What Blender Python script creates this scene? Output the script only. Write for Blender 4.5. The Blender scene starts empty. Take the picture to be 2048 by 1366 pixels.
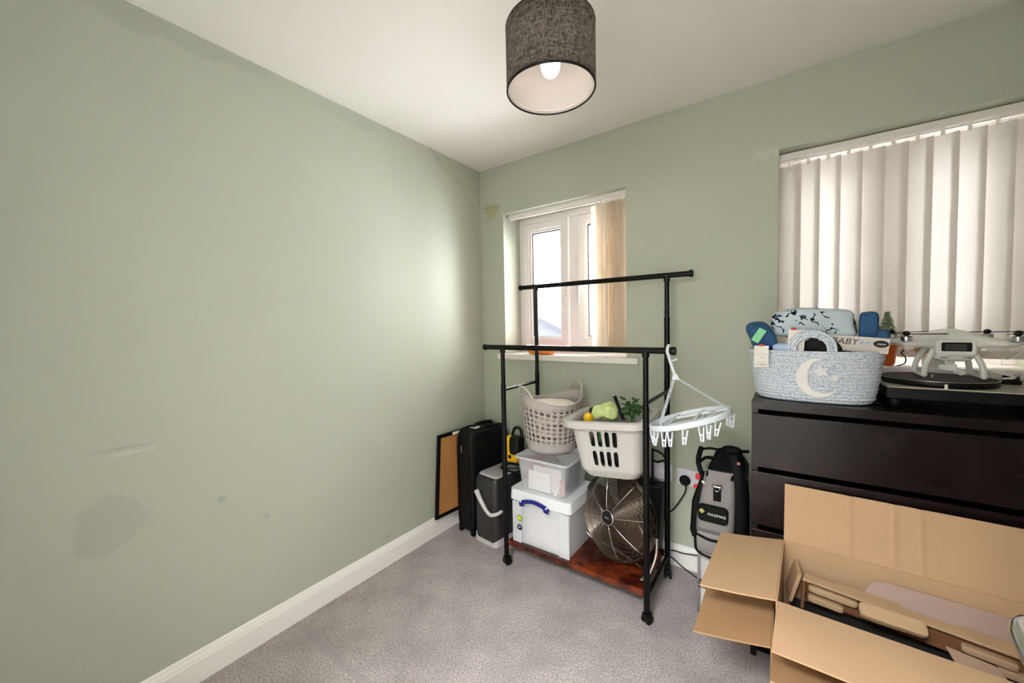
import bpy, bmesh, math, random
from mathutils import Vector as V, Matrix as M, Euler, noise as NZ
random.seed(7)
C = bpy.context.scene.collection
S = bpy.context.scene
PI = math.pi
# ------------------------------------------------------------------ camera
cd = bpy.data.cameras.new('camera'); cam = bpy.data.objects.new('camera', cd); C.objects.link(cam); S.camera = cam
FPX = 773.0; CAM = V((1.7854, -2.1632, 1.3067))
YAW, PITCH, ROLL = 0.615882, 0.0419584, -0.0190495
cd.sensor_fit = 'HORIZONTAL'; cd.sensor_width = 36.0; cd.lens = FPX/2048*36.0
cd.clip_start = 0.02; cd.clip_end = 200
fw = V((-math.sin(YAW)*math.cos(PITCH), math.cos(YAW)*math.cos(PITCH), -math.sin(PITCH)))
r0 = V((math.cos(YAW), math.sin(YAW), 0)); u0 = r0.cross(fw)
rt = r0*math.cos(ROLL) + u0*math.sin(ROLL); up = rt.cross(fw)
cam.matrix_world = M(((rt.x, up.x, -fw.x, CAM.x), (rt.y, up.y, -fw.y, CAM.y), (rt.z, up.z, -fw.z, CAM.z), (0, 0, 0, 1)))
# ------------------------------------------------------------------ world, lights, exposure
S.view_settings.view_transform = 'Standard'; S.view_settings.look = 'None'
S.view_settings.gamma = 1.0; S.view_settings.exposure = 1.32; S.view_settings.use_curve_mapping = False
W = bpy.data.worlds.new('world'); S.world = W; W.use_nodes = True
bg = W.node_tree.nodes['Background']; bg.inputs[0].default_value = (0.965, 0.985, 1.0, 1); bg.inputs[1].default_value = 15.5
S.cycles.max_bounces = 10; S.cycles.diffuse_bounces = 6; S.cycles.transparent_max_bounces = 16
S.cycles.caustics_reflective = False; S.cycles.caustics_refractive = False
S.cycles.sample_clamp_indirect = 6.0
S.cycles.use_denoising = True
def lamp_light(name, kind, loc, power, color=(1, 1, 1), size=0.1, rot=(0, 0, 0), sy=None):
    l = bpy.data.lights.new(name, kind); l.energy = power; l.color = color
    if kind == 'AREA':
        l.size = size
        if sy: l.shape = 'RECTANGLE'; l.size_y = sy
    else: l.shadow_soft_size = size
    o = bpy.data.objects.new(name, l); C.objects.link(o); o.location = loc; o.rotation_euler = rot
    return o
BULB_STRENGTH = 3.4
sun = lamp_light('sun', 'SUN', (3, 6, 5), 4.5, (1.0, .84, .62), .1); sun.data.angle = math.radians(30)
sun.rotation_euler = V((-math.sin(math.radians(54)), -math.cos(math.radians(54)), -math.tan(math.radians(17)))).to_track_quat('-Z', 'Y').to_euler()
lamp_light('hall_fill_light', 'AREA', (1.5, -2.95, 2.36), 80, (0.93, 0.965, 1.0), 0.7)  # added fill light, unseen in the hall behind the camera

# ------------------------------------------------------------------ materials
def lin(c):
    return tuple(((x/255)/12.92 if x/255 <= .04045 else ((x/255+.055)/1.055)**2.4) for x in c)
class NT:
    def __init__(s, name):
        s.m = bpy.data.materials.new(name); s.m.use_nodes = True; s.t = s.m.node_tree; s.n = s.t.nodes; s.l = s.t.links
        s.b = s.n['Principled BSDF']; s.out = s.n['Material Output']
    def node(s, ty, **kw):
        n = s.n.new(ty)
        for k, v in kw.items(): setattr(n, k, v)
        return n
    def set(s, n, i, v):
        if hasattr(v, 'is_output') or isinstance(v, bpy.types.NodeSocket): s.l.new(v, n.inputs[i])
        else: n.inputs[i].default_value = v
    def coord(s, scale=(1, 1, 1), rot=(0, 0, 0), loc=(0, 0, 0), kind='Object'):
        tc = s.node('ShaderNodeTexCoord'); mp = s.node('ShaderNodeMapping')
        s.l.new(tc.outputs[kind], mp.inputs[0]); mp.inputs[1].default_value = loc; mp.inputs[2].default_value = rot; mp.inputs[3].default_value = scale
        return mp.outputs[0]
    def noise(s, scale, detail=3, vec=None, rough=.5):
        n = s.node('ShaderNodeTexNoise'); n.inputs['Scale'].default_value = scale; n.inputs['Detail'].default_value = detail; n.inputs['Roughness'].default_value = rough
        s.l.new(vec if vec is not None else s.coord(), n.inputs['Vector']); return n.outputs['Fac']
    def ramp(s, fac, pts):
        r = s.node('ShaderNodeValToRGB'); e = r.color_ramp.elements
        while len(e) < len(pts): e.new(.5)
        for q, (p, c) in zip(e, pts):
            q.position = p; q.color = (*c, 1) if len(c) == 3 else c
        s.l.new(fac, r.inputs[0]); return r.outputs[0]
    def math(s, op, a, b=None, clamp=False):
        n = s.node('ShaderNodeMath', operation=op, use_clamp=clamp); s.set(n, 0, a)
        if b is not None: s.set(n, 1, b)
        return n.outputs[0]
    def mix(s, fac, a, b):
        n = s.node('ShaderNodeMix', data_type='RGBA'); s.set(n, 0, fac)
        for i, v in ((6, a), (7, b)):
            if isinstance(v, tuple): n.inputs[i].default_value = (*v, 1) if len(v) == 3 else v
            else: s.l.new(v, n.inputs[i])
        return n.outputs[2]
    def bump(s, h, strength=.3, dist=.01):
        n = s.node('ShaderNodeBump'); n.inputs['Strength'].default_value = strength; n.inputs['Distance'].default_value = dist
        s.l.new(h, n.inputs['Height']); s.l.new(n.outputs[0], s.b.inputs['Normal'])
    def base(s, c):
        if isinstance(c, tuple): s.b.inputs['Base Color'].default_value = (*c, 1)
        else: s.l.new(c, s.b.inputs['Base Color'])
    def rough(s, r, metal=0, spec=None):
        if isinstance(r, (int, float)): s.b.inputs['Roughness'].default_value = r
        else: s.l.new(r, s.b.inputs['Roughness'])
        s.b.inputs['Metallic'].default_value = metal
        if spec is not None: s.b.inputs['Specular IOR Level'].default_value = spec
def simple(name, c, rough=.5, metal=0, var=.06, scale=30, bump=0, spec=None, bdist=.002):
    t = NT(name); c = lin(c); f = t.noise(scale)
    t.base(t.mix(f, tuple(x*(1-var) for x in c), tuple(min(1, x*(1+var)) for x in c)))
    t.rough(rough, metal, spec)
    if bump: t.bump(t.noise(scale*6), bump, bdist)
    return t.m
MAT = {}
def spotmask(t, P, c, r, warp=.35, ns=9.0, axes=(1, 1, 1), soft=.004):
    soft = soft*1.6; v = t.node('ShaderNodeVectorMath', operation='SUBTRACT'); t.l.new(P, v.inputs[0]); v.inputs[1].default_value = c
    w = t.node('ShaderNodeVectorMath', operation='MULTIPLY'); t.l.new(v.outputs[0], w.inputs[0]); w.inputs[1].default_value = axes
    ln = t.node('ShaderNodeVectorMath', operation='LENGTH'); t.l.new(w.outputs[0], ln.inputs[0])
    n = t.noise(ns, 3, P); off = t.math('MULTIPLY', t.math('SUBTRACT', n, .5), warp*r*4)
    d = t.math('ADD', ln.outputs['Value'], off)
    mr = t.node('ShaderNodeMapRange', interpolation_type='SMOOTHSTEP'); t.l.new(d, mr.inputs[0])
    mr.inputs[1].default_value = r+soft; mr.inputs[2].default_value = r-soft; mr.inputs[3].default_value = 0; mr.inputs[4].default_value = 1
    return mr.outputs[0]
def wall_mat():
    t = NT('sage_wall_paint'); P = t.coord()
    base = lin((183, 187, 171))
    col = t.mix(t.noise(2.2, 3, P), tuple(x*.95 for x in base), tuple(x*1.05 for x in base))
    dark = tuple(x*.80 for x in base); lite = tuple(min(1, x*1.22) for x in base); chalk = lin((196, 199, 184))
    for c, r, w, ns, ax, so, cc, k in (
        ((0, -1.915, .685), .085, .45, 9, (1, 1, 1), .004, dark, .42),
        ((0, -1.615, .652), .0135, .1, 40, (1, 1, 1), .003, dark, .8),
        ((0, -1.463, .520), .0125, .1, 40, (1, 1, 1), .003, dark, .6),
        ((0, -1.75, 2.375), .05, .5, 7, (1, .14, 1), .006, dark, .4),
        ((0, -1.02, 2.36), .035, .5, 7, (1, .25, 1), .006, dark, .3),
        ((0, -1.88, .925), .006, .8, 60, (1, .10, 1), .003, dark, .6),
        ((0, -1.86, .906), .004, .8, 60, (1, .08, 1), .002, lin((208, 210, 198)), .5),
        ((0, -.86, .15), .018, .4, 30, (1, 1, 1), .012, dark, .35),
        ((.10, 0, 2.105), .052, .45, 16, (.75, 1, 1), .006, lin((168, 166, 128)), .75),
        ((1.695, 0, 2.072), .020, .9, 38, (.6, 1, 1), .008, chalk, .75),
        ((1.16, 0, 1.185), .022, .9, 38, (.7, 1, 1), .010, chalk, .35),
        ((1.75, 0, 2.075), .012, .8, 40, (1, 1, .5), .006, chalk, .6)):
        m = t.math('MULTIPLY', spotmask(t, P, c, r, w, ns, ax, so), k)
        col = t.mix(m, col, cc)
    t.base(col); t.rough(.62, 0, .3); t.bump(t.noise(160, 2, P), .06, .002)
    return t.m
def carpet_mat():
    t = NT('grey_carpet'); P = t.coord()
    f = t.noise(140, 4, P, .9); g = t.noise(5.5, 4, P, .6); h = t.noise(38, 3, P, .7)
    a = t.ramp(f, [(.36, lin((132, 116, 113))), (.46, lin((218, 203, 199))), (.58, lin((254, 246, 242)))])
    b = t.mix(t.math('MULTIPLY', t.ramp(g, [(.35, (0, 0, 0)), (.65, (1, 1, 1))]), .45), a, lin((162, 150, 149)))
    b = t.mix(t.math('MULTIPLY', t.ramp(h, [(.45, (0, 0, 0)), (.7, (1, 1, 1))]), .35), b, lin((226, 218, 216)))
    P2 = t.coord(loc=(0, 1.37, 0))
    sx = t.node('ShaderNodeSeparateXYZ'); t.l.new(P2, sx.inputs[0])
    ab = t.math('ABSOLUTE', t.math('ADD', sx.outputs[1], t.math('MULTIPLY', t.math('SUBTRACT', t.noise(12, 2, P), .5), .02)))
    mr = t.node('ShaderNodeMapRange'); t.l.new(ab, mr.inputs[0]); mr.inputs[1].default_value = .008; mr.inputs[2].default_value = .018; mr.inputs[3].default_value = .5; mr.inputs[4].default_value = 0
    m2 = t.math('MULTIPLY', mr.outputs[0], t.math('LESS_THAN', sx.outputs[0], .55))
    b = t.mix(m2, b, lin((205, 197, 196)))
    t.base(b); t.rough(.98, 0, .05); t.bump(f, 1.0, .012)
    return t.m
def wood_dark():
    t = NT('espresso_wood'); P = t.coord(scale=(3, 3, 45)); Q = t.coord()
    g = t.noise(6, 4, P, .65)
    c = t.mix(g, lin((6, 3, 3)), lin((28, 16, 15)))
    dust = t.ramp(t.noise(7, 5, Q, .65), [(.5, (0, 0, 0)), (.8, (1, 1, 1))])
    c = t.mix(t.math('MULTIPLY', dust, .14), c, lin((84, 76, 75)))
    t.base(c); t.rough(t.math('ADD', t.math('MULTIPLY', t.noise(9, 3, Q), .20), .20), 0, .32); t.bump(g, .08, .002)
    return t.m
def wood_red():
    t = NT('burl_board'); P = t.coord()
    n = t.noise(9, 4, P, .6)
    c = t.ramp(n, [(.3, lin((28, 8, 7))), (.48, lin((66, 22, 12))), (.6, lin((116, 48, 20))), (.75, lin((60, 20, 11)))])
    t.base(c); t.rough(.18); return t.m
def cardboard(name, c, flute=True):
    t = NT(name); P = t.coord(); c = lin(c)
    col = t.mix(t.noise(5, 3, P), tuple(x*.93 for x in c), tuple(min(1, x*1.07) for x in c))
    col = t.mix(t.math('MULTIPLY', t.noise(180, 2, P), .22), col, tuple(x*.75 for x in c))
    t.base(col); t.rough(.8, 0, .2); t.bump(t.noise(45, 2, P), .12, .003); return t.m
def fabric_tr(name, c, trans, k, weave=True, ws=150):
    """thin cloth that lets light through"""
    t = NT(name); t.n.remove(t.b)
    d = t.node('ShaderNodeBsdfDiffuse'); tr = t.node('ShaderNodeBsdfTranslucent'); mx = t.node('ShaderNodeMixShader')
    P = t.coord(scale=(1, 1, 1)); a = t.noise(ws, 2, t.coord(scale=(1, 1, 6))); b = t.noise(ws, 2, t.coord(scale=(6, 6, 1)))
    f = t.math('MULTIPLY', t.math('ADD', a, b), .5); f = t.ramp(f, [(.38, (0, 0, 0)), (.62, (1, 1, 1))])
    c = lin(c); s = .18 if weave is True else weave
    t.l.new(t.mix(f, tuple(x*(1-s) for x in c), tuple(min(1, x*(1+s)) for x in c)), d.inputs[0])
    t.l.new(t.mix(f, tuple(x*(1-s) for x in trans), tuple(min(1, x*(1+s)) for x in trans)), tr.inputs[0])
    mx.inputs[0].default_value = k; t.l.new(d.outputs[0], mx.inputs[1]); t.l.new(tr.outputs[0], mx.inputs[2])
    t.l.new(mx.outputs[0], t.out.inputs[0]); return t.m
def glass_mat(name, tint=(1, 1, 1), gloss=.08, rough=0.0):
    t = NT(name); t.n.remove(t.b)
    a = t.node('ShaderNodeBsdfTransparent'); a.inputs[0].default_value = (*tint, 1)
    g = t.node('ShaderNodeBsdfGlossy'); g.inputs['Roughness'].default_value = rough
    fr = t.node('ShaderNodeFresnel'); fr.inputs[0].default_value = 1.45
    mx = t.node('ShaderNodeMixShader'); t.l.new(t.math('ADD', t.math('MULTIPLY', fr.outputs[0], .8), gloss*.3), mx.inputs[0])
    t.l.new(a.outputs[0], mx.inputs[1]); t.l.new(g.outputs[0], mx.inputs[2]); t.l.new(mx.outputs[0], t.out.inputs[0]); return t.m
def milky(name, c, alpha, rough=.3):
    t = NT(name); t.base(lin(c)); t.rough(rough); t.b.inputs['Alpha'].default_value = alpha
    return t.m
def emit(name, c, s):
    t = NT(name); t.base((1, 1, 1)); t.b.inputs['Emission Color'].default_value = (*c, 1); t.b.inputs['Emission Strength'].default_value = s; return t.m
def rope_mat():
    t = NT('cotton_rope'); P = t.coord(scale=(1, 1, 1))
    f = t.noise(210, 2, t.coord(scale=(.8, .8, 1.2)), .8)
    c = t.ramp(f, [(.32, lin((112, 130, 156))), (.42, lin((184, 196, 214))), (.52, lin((216, 223, 233))), (.8, lin((244, 246, 249)))])
    t.base(c); t.rough(.95, 0, .1); t.bump(f, .3, .003); return t.m
def squiggle_mat():
    t = NT('printed_cotton'); P = t.coord(); base = lin((190, 205, 214))
    w = t.node('ShaderNodeTexNoise'); w.inputs['Scale'].default_value = 34; w.inputs['Detail'].default_value = 2.0; t.l.new(P, w.inputs['Vector'])
    d = t.math('ABSOLUTE', t.math('SUBTRACT', w.outputs['Fac'], .5)); line = t.math('LESS_THAN', d, .036)
    vo = t.node('ShaderNodeTexVoronoi'); vo.inputs['Scale'].default_value = 19; t.l.new(P, vo.inputs['Vector'])
    blob = t.math('LESS_THAN', vo.outputs['Distance'], .52)
    m = t.math('MULTIPLY', line, blob)
    t.base(t.mix(m, base, lin((20, 28, 46)))); t.rough(.9, 0, .1); return t.m
MAT.update(
    wall=wall_mat(), carpet=carpet_mat(), ceiling=simple('ceiling_paint', (232, 229, 224), .9, var=.015, scale=3),
    white=simple('white_gloss_trim', (246, 243, 239), .3, var=.02), upvc=simple('white_upvc', (238, 233, 232), .25, var=.02),
    sill=simple('white_sill', (240, 236, 230), .3, var=.02), gasket=simple('black_gasket', (30, 28, 30), .6),
    chest=wood_dark(), burl=wood_red(), black=simple('black_metal', (4, 4, 5), .34, spec=.25), blackplastic=simple('black_plastic', (7, 7, 8), .45, spec=.3),
    rubber=simple('black_rubber', (6, 6, 7), .55, spec=.25), chrome=simple('chrome', (215, 212, 208), .16, 1.0, var=.02),
    satin=simple('brushed_aluminium', (190, 190, 192), .32, 1.0, var=.05, scale=80), darkchrome=simple('warm_chrome', (150, 138, 126), .2, 1.0), darkblade=simple('dark_blade', (70, 52, 40), .3, .6),
    cardA=cardboard('corrugated_card', (188, 154, 120)), cardB=cardboard('corrugated_card_outer', (166, 130, 94)), cardC=cardboard('brown_card_insert', (166, 138, 118)),
    pulp=cardboard('moulded_pulp', (184, 152, 118)), pulpdark=cardboard('shaded_pulp', (120, 82, 54)), cork=simple('cork', (176, 122, 66), .9, var=.16, scale=140, bump=.2),
    suit=simple('black_nylon', (5, 5, 6), .55, bump=.1, spec=.25), grey=simple('mid_grey_plastic', (176, 172, 172), .4), dgrey=simple('charcoal_plastic', (46, 44, 44), .42),
    silver=simple('silver_plastic', (196, 194, 192), .3), yellow=simple('yellow_plastic', (238, 184, 20), .35),
    greyhamper=simple('warm_grey_plastic', (178, 170, 167), .4), lightgrey=simple('light_grey_plastic', (190, 188, 184), .38),
    clear=milky('clear_box_plastic', (226, 228, 232), .26, .12), frost=milky('frosted_box_plastic', (236, 237, 240), .45, .25), frostlid=milky('frosted_lid_plastic', (238, 240, 242), .78, .25),
    blue=simple('blue_handle_plastic', (22, 34, 118), .3), paper=simple('white_paper', (236, 232, 226), .8, var=.02), cream=simple('cream_card', (216, 208, 200), .8),
    pink=simple('pink_folder', (168, 84, 128), .5), rose=simple('dusty_pink', (188, 116, 110), .6), navy=simple('navy_card', (34, 40, 66), .6),
    rope=rope_mat(), felt=simple('white_felt', (238, 237, 236), .95, bump=.2), print=squiggle_mat(), denim=simple('blue_cotton', (44, 84, 128), .9, var=.12, scale=14, bump=.15),
    pale=simple('pale_blue_cotton', (176, 198, 226), .9), green=simple('mint_green_tag', (140, 214, 160), .7), leaf=simple('leaf_green', (52, 92, 40), .6, var=.25), lime=simple('lime_cloth', (204, 220, 150), .9, var=.1),
    red=simple('red_plastic', (206, 40, 36), .5), laundry=simple('cream_laundry', (238, 226, 212), .95, var=.05, scale=10), dark=simple('dark_cloth', (22, 20, 20), .9, var=.3),
    drone=simple('white_drone_shell', (222, 223, 220), .25, var=.02), lens=simple('dark_glass', (18, 16, 20), .12), slip=simple('dark_slipmat', (60, 54, 50), .9, var=.08), tt=simple('grey_turntable_plinth', (178, 172, 164), .35),
    orange=simple('orange_glaze', (214, 96, 34), .3), frosttree=simple('frosted_needles', (140, 156, 128), .9, var=.4, scale=300), twig=simple('dry_petals', (188, 160, 118), .9, var=.2), hotpink=simple('pink_icing', (224, 60, 150), .45), dough=simple('orange_dough', (240, 140, 56), .5),
    bag=simple('grey_canvas', (136, 131, 129), .75, var=.08, bump=.1), bagblack=simple('black_canvas', (8, 8, 9), .7, bump=.1, spec=.2), sockwhite=simple('white_switch_plastic', (226, 222, 232), .3),
    glass=glass_mat('window_glass'), shadeout=fabric_tr('black_shade_linen', (14, 16, 24), (.78, .66, .56), .42, .7, 60), shadein=fabric_tr('white_shade_liner', (226, 218, 214), (.8, .74, .68), .35, False),
    blind=fabric_tr('cream_blind_fabric', (228, 220, 212), (.27, .26, .25), .20, .07), blindside=fabric_tr('cream_blind_edge', (246, 238, 226), (.62, .52, .40), .34, .05),
    pearl=simple('white_plastic_bead', (240, 234, 226), .3), bulb=emit('lit_bulb', (1.0, .90, .78), BULB_STRENGTH), airer=simple('white_blue_plastic', (222, 230, 238), .3, var=.02),
    roof=simple('slate_roof', (34, 35, 39), .9, spec=.1), render=simple('grey_render', (44, 45, 49), .9, spec=.1), limegreen=simple('lime_sticker', (206, 222, 40), .5), olive=simple('olive_ring', (70, 82, 20), .5), navysticker=simple('navy_sticker', (24, 26, 66), .5), yellowprint=simple('yellow_print', (240, 236, 130), .6), door=simple('white_door_paint', (232, 229, 224), .4), purple=simple('brown_mauve_board', (160, 134, 122), .55))
# ------------------------------------------------------------------ mesh helpers
def E(rx=0, ry=0, rz=0): return Euler((rx, ry, rz)).to_matrix().to_4x4()
def T(x, y, z): return M.Translation((x, y, z))
class MB:
    def __init__(s): s.b = bmesh.new()
    def quadgrid(s, pts, cu=False, cv=False):
        """pts[i][j] -> Vector; returns verts"""
        vs = [[s.b.verts.new(p) for p in row] for row in pts]
        n, m = len(vs), len(vs[0])
        for i in range(n if cu else n-1):
            for j in range(m if cv else m-1):
                a, b, c, d = vs[i][j], vs[(i+1) % n][j], vs[(i+1) % n][(j+1) % m], vs[i][(j+1) % m]
                try: s.b.faces.new((a, b, c, d))
                except ValueError: pass
        return vs
    def box(s, c, d, m=None):
        c = V(c); h = V(d)*.5; m = m or M.Identity(4)
        vs = [s.b.verts.new(m @ (c+V((sx*h.x, sy*h.y, sz*h.z)))) for sx in (-1, 1) for sy in (-1, 1) for sz in (-1, 1)]
        for f in ((0, 1, 3, 2), (4, 6, 7, 5), (0, 4, 5, 1), (2, 3, 7, 6), (0, 2, 6, 4), (1, 5, 7, 3)): s.b.faces.new([vs[i] for i in f])
        return s
    def hexa(s, P):
        """8 points: bottom ring 4, top ring 4"""
        vs = [s.b.verts.new(p) for p in P]
        for f in ((3, 2, 1, 0), (4, 5, 6, 7), (0, 1, 5, 4), (1, 2, 6, 5), (2, 3, 7, 6), (3, 0, 4, 7)): s.b.faces.new([vs[i] for i in f])
        return s
    def prism(s, poly, t, m=None):
        """poly in local xy, thickness t along z (0..t)"""
        m = m or M.Identity(4); n = len(poly)
        a = [s.b.verts.new(m @ V((x, y, 0))) for x, y in poly]; b = [s.b.verts.new(m @ V((x, y, t))) for x, y in poly]
        s.b.faces.new(a[::-1]); s.b.faces.new(b)
        for i in range(n): s.b.faces.new((a[i], a[(i+1) % n], b[(i+1) % n], b[i]))
        return s
    def tube(s, path, r, n=10, closed=False, caps=True):
        P = [V(p) for p in path]; k = len(P); R = r if isinstance(r, (list, tuple)) else [r]*k
        nrm = None; rings = []
        for i in range(k):
            if closed: t = (P[(i+1) % k]-P[i-1]).normalized()
            else: t = (P[min(i+1, k-1)]-P[max(i-1, 0)]).normalized()
            if nrm is None:
                nrm = t.orthogonal().normalized()
            nrm = (nrm - t*nrm.dot(t))
            nrm = nrm.normalized() if nrm.length > 1e-6 else t.orthogonal().normalized()
            bn = t.cross(nrm)
            rings.append([P[i]+(nrm*math.cos(2*PI*j/n)+bn*math.sin(2*PI*j/n))*R[i] for j in range(n)])
        vs = s.quadgrid(rings, closed, True)
        if caps and not closed: s.b.faces.new(vs[0][::-1]); s.b.faces.new(vs[-1])
        return s
    def cyl(s, a, b, r, n=16, r2=None): return s.tube([a, b], [r, r if r2 is None else r2], n)
    def lathe(s, prof, n=32, m=None, cap=True, sx=1, sy=1):
        m = m or M.Identity(4)
        rows = [[m @ V((r*math.cos(2*PI*j/n)*sx, r*math.sin(2*PI*j/n)*sy, z)) for j in range(n)] for r, z in prof]
        vs = s.quadgrid(rows, False, True)
        if cap:
            s.b.faces.new(vs[0][::-1]); s.b.faces.new(vs[-1])
        return s
    def ball(s, c, r, n=14, sc=(1, 1, 1), m=None):
        m = m or M.Identity(4); c = V(c)
        rows = [[m @ (c+V((math.sin(PI*(i+.001)/n)*math.cos(2*PI*j/(n*2))*sc[0]*r, math.sin(PI*(i+.001)/n)*math.sin(2*PI*j/(n*2))*sc[1]*r, math.cos(PI*i/n)*sc[2]*r)))
                 for j in range(n*2)] for i in range(n+1)]
        s.quadgrid(rows, False, True); return s
    def soft(s, c, d, p=4, res=10, amp=0, ns=6, m=None, seed=0, taper=None):
        """rounded, lumpy box: superellipsoid with noise"""
        m = m or M.Identity(4); c = V(c); n = res
        rows = []
        for i in range(n+1):
            ph = -PI/2+PI*i/n; row = []
            for j in range(2*n):
                th = 2*PI*j/(2*n)
                f = lambda w: math.copysign(abs(w)**(2/p), w)
                q = V((f(math.cos(ph))*f(math.cos(th)), f(math.cos(ph))*f(math.sin(th)), f(math.sin(ph))))
                if taper: q.x *= taper(q.z)[0]; q.y *= taper(q.z)[1]
                q = V((q.x*d[0]/2, q.y*d[1]/2, q.z*d[2]/2))
                if amp:
                    o = NZ.noise(q*ns+V((seed*3.1, seed*1.7, 0))); q += q.normalized()*o*amp
                row.append(m @ (c+q))
            rows.append(row)
        s.quadgrid(rows, False, True); return s
    def perf(s, fn, nu, nv, hole, k=16, closed=True):
        """surface fn(u,v) in cells with a rounded hole; hole(i,j)->(a,b,p) half sizes in cell units or None"""
        for i in range(nu):
            for j in range(nv):
                h = hole(i, j); u0_, v0_ = i/nu, j/nv
                if not h:
                    q = [[s.b.verts.new(fn(u0_+a/(3*nu), v0_+b/(2*nv))) for b in range(3)] for a in range(4)]
                    for a in range(3):
                        for b in range(2): s.b.faces.new((q[a][b], q[a+1][b], q[a+1][b+1], q[a][b+1]))
                    continue
                A, B, p = h; o, w = [], []
                for t in range(k):
                    th = 2*PI*t/k + PI/k*0; c_, s_ = math.cos(th), math.sin(th); mx = max(abs(c_), abs(s_))
                    o.append(s.b.verts.new(fn(u0_+(.5+.5*c_/mx)/nu, v0_+(.5+.5*s_/mx)/nv)))
                    e = lambda x: math.copysign(abs(x)**(2/p), x)
                    w.append(s.b.verts.new(fn(u0_+(.5+A*e(c_))/nu, v0_+(.5+B*e(s_))/nv)))
                for t in range(k): s.b.faces.new((o[t], o[(t+1) % k], w[(t+1) % k], w[t]))
        return s
    def done(s, name, mat, parent=None, smooth=False, bevel=0, solid=0, weld=True, sub=0, off=0, seg=2):
        if weld: bmesh.ops.remove_doubles(s.b, verts=s.b.verts, dist=1e-5)
        bmesh.ops.recalc_face_normals(s.b, faces=s.b.faces)
        me = bpy.data.meshes.new(name); s.b.to_mesh(me); s.b.free()
        me.materials.append(MAT[mat] if isinstance(mat, str) else mat)
        o = bpy.data.objects.new(name, me); C.objects.link(o)
        if smooth:
            for p in me.polygons: p.use_smooth = True
            if smooth == 'auto': me.set_sharp_from_angle(angle=math.radians(40))
        if solid:
            q = o.modifiers.new('thick', 'SOLIDIFY'); q.thickness = solid; q.offset = off
        if sub:
            q = o.modifiers.new('sub', 'SUBSURF'); q.levels = q.render_levels = sub
        if bevel:
            q = o.modifiers.new('bev', 'BEVEL'); q.width = bevel; q.segments = seg; q.limit_method = 'ANGLE'; q.angle_limit = .6
        if parent is not None:
            o.parent = parent
        return o
def thing(name, label, cat, loc=(0, 0, 0), rz=0, group=None, rot=None):
    o = bpy.data.objects.new(name, None); C.objects.link(o); o.location = loc; o.rotation_euler = rot or (0, 0, rz)
    o.empty_display_size = .05; o['label'] = label; o['category'] = cat
    if group: o['group'] = group
    return o
def tag(o, label, cat, group=None, loc=None, rot=None):
    o['label'] = label; o['category'] = cat
    if group: o['group'] = group
    if loc: o.location = loc
    if rot: o.rotation_euler = rot
    return o
def struct(o): o['kind'] = 'structure'; return o
def box(name, mat, c, d, parent=None, bevel=0, m=None, **k): return MB().box(c, d, m).done(name, mat, parent, bevel=bevel, **k)
def text(name, body, size, mat, parent, m, ext=.0004, align='CENTER', shear=0):
    cu = bpy.data.curves.new(name, 'FONT'); cu.body = body; cu.size = size; cu.extrude = ext; cu.align_x = align; cu.align_y = 'CENTER'; cu.shear = shear
    tmp = bpy.data.objects.new(name+'_c', cu); C.objects.link(tmp); bpy.context.view_layer.update()
    me = bpy.data.meshes.new_from_object(tmp); bpy.data.objects.remove(tmp); bpy.data.curves.remove(cu)
    me.materials.clear(); me.materials.append(MAT[mat]); me.transform(m)
    o = bpy.data.objects.new(name, me); C.objects.link(o)
    if parent is not None: o.parent = parent
    return o
def label_part(o, s): o['label'] = s; return o
def arc(cx, cy, r, a0, a1, n): return [(cx+r*math.cos(a0+(a1-a0)*i/n), cy+r*math.sin(a0+(a1-a0)*i/n)) for i in range(n+1)]
def rrect(w, h, r, n=4):
    out = []
    for cx, cy, a in ((w/2-r, h/2-r, 0), (-w/2+r, h/2-r, PI/2), (-w/2+r, -h/2+r, PI), (w/2-r, -h/2+r, 1.5*PI)): out += arc(cx, cy, r, a, a+PI/2, n)
    return out
def smoothpath(P, n=6):
    P = [V(p) for p in P]; out = []
    for i in range(len(P)-1):
        a, b, c, d = P[max(i-1, 0)], P[i], P[i+1], P[min(i+2, len(P)-1)]
        for k in range(n):
            t = k/n; out.append(.5*((2*b)+(c-a)*t+(2*a-5*b+4*c-d)*t*t+(3*b-a-3*c+d)*t**3))
    out.append(P[-1]); return out
FACE = M(((1, 0, 0, 0), (0, 0, -1, 0), (0, 1, 0, 0), (0, 0, 0, 1)))   # local xy plane -> xz plane, local +z -> -y (towards the room)

# ================================================================== room shell
RX, RY, H = 2.53, -2.35, 2.4
W1 = (.20, 1.05, 1.112, 2.068); W2 = (1.755, 2.522, 1.112, 2.078); WD = .30
struct(box('floor', 'carpet', (RX/2, (RY-1.5)/2, -.05), (RX+.6, -(RY-1.5)+.6, .1)))
struct(box('ceiling', 'ceiling', (RX/2, (RY-1.5)/2, H+.05), (RX+.6, -(RY-1.5)+.6, .1)))
struct(box('wall_left', 'wall', (-.06, RY/2, H/2), (.12, -RY+.0, H)))
struct(box('wall_right', 'wall', (RX+.06, (RY-.12)/2+.0, H/2), (.12, -RY+.12, H)))
wb = MB()
xs = [-.12, W1[0], W1[1], W2[0], W2[1], RX+.12]
wb.box(((xs[0]+xs[1])/2, WD/2, H/2), (xs[1]-xs[0], WD, H)); wb.box(((xs[2]+xs[3])/2, WD/2, H/2), (xs[3]-xs[2], WD, H)); wb.box(((xs[4]+xs[5])/2, WD/2, H/2), (xs[5]-xs[4], WD, H))
for w in (W1, W2):
    wb.box(((w[0]+w[1])/2, WD/2, w[2]/2), (w[1]-w[0], WD, w[2])); wb.box(((w[0]+w[1])/2, WD/2, (w[3]+H)/2), (w[1]-w[0], WD, H-w[3]))
struct(wb.done('wall_back', 'wall', weld=False))
DX0, DX1, DH = 1.10, 1.92, 2.02
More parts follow.
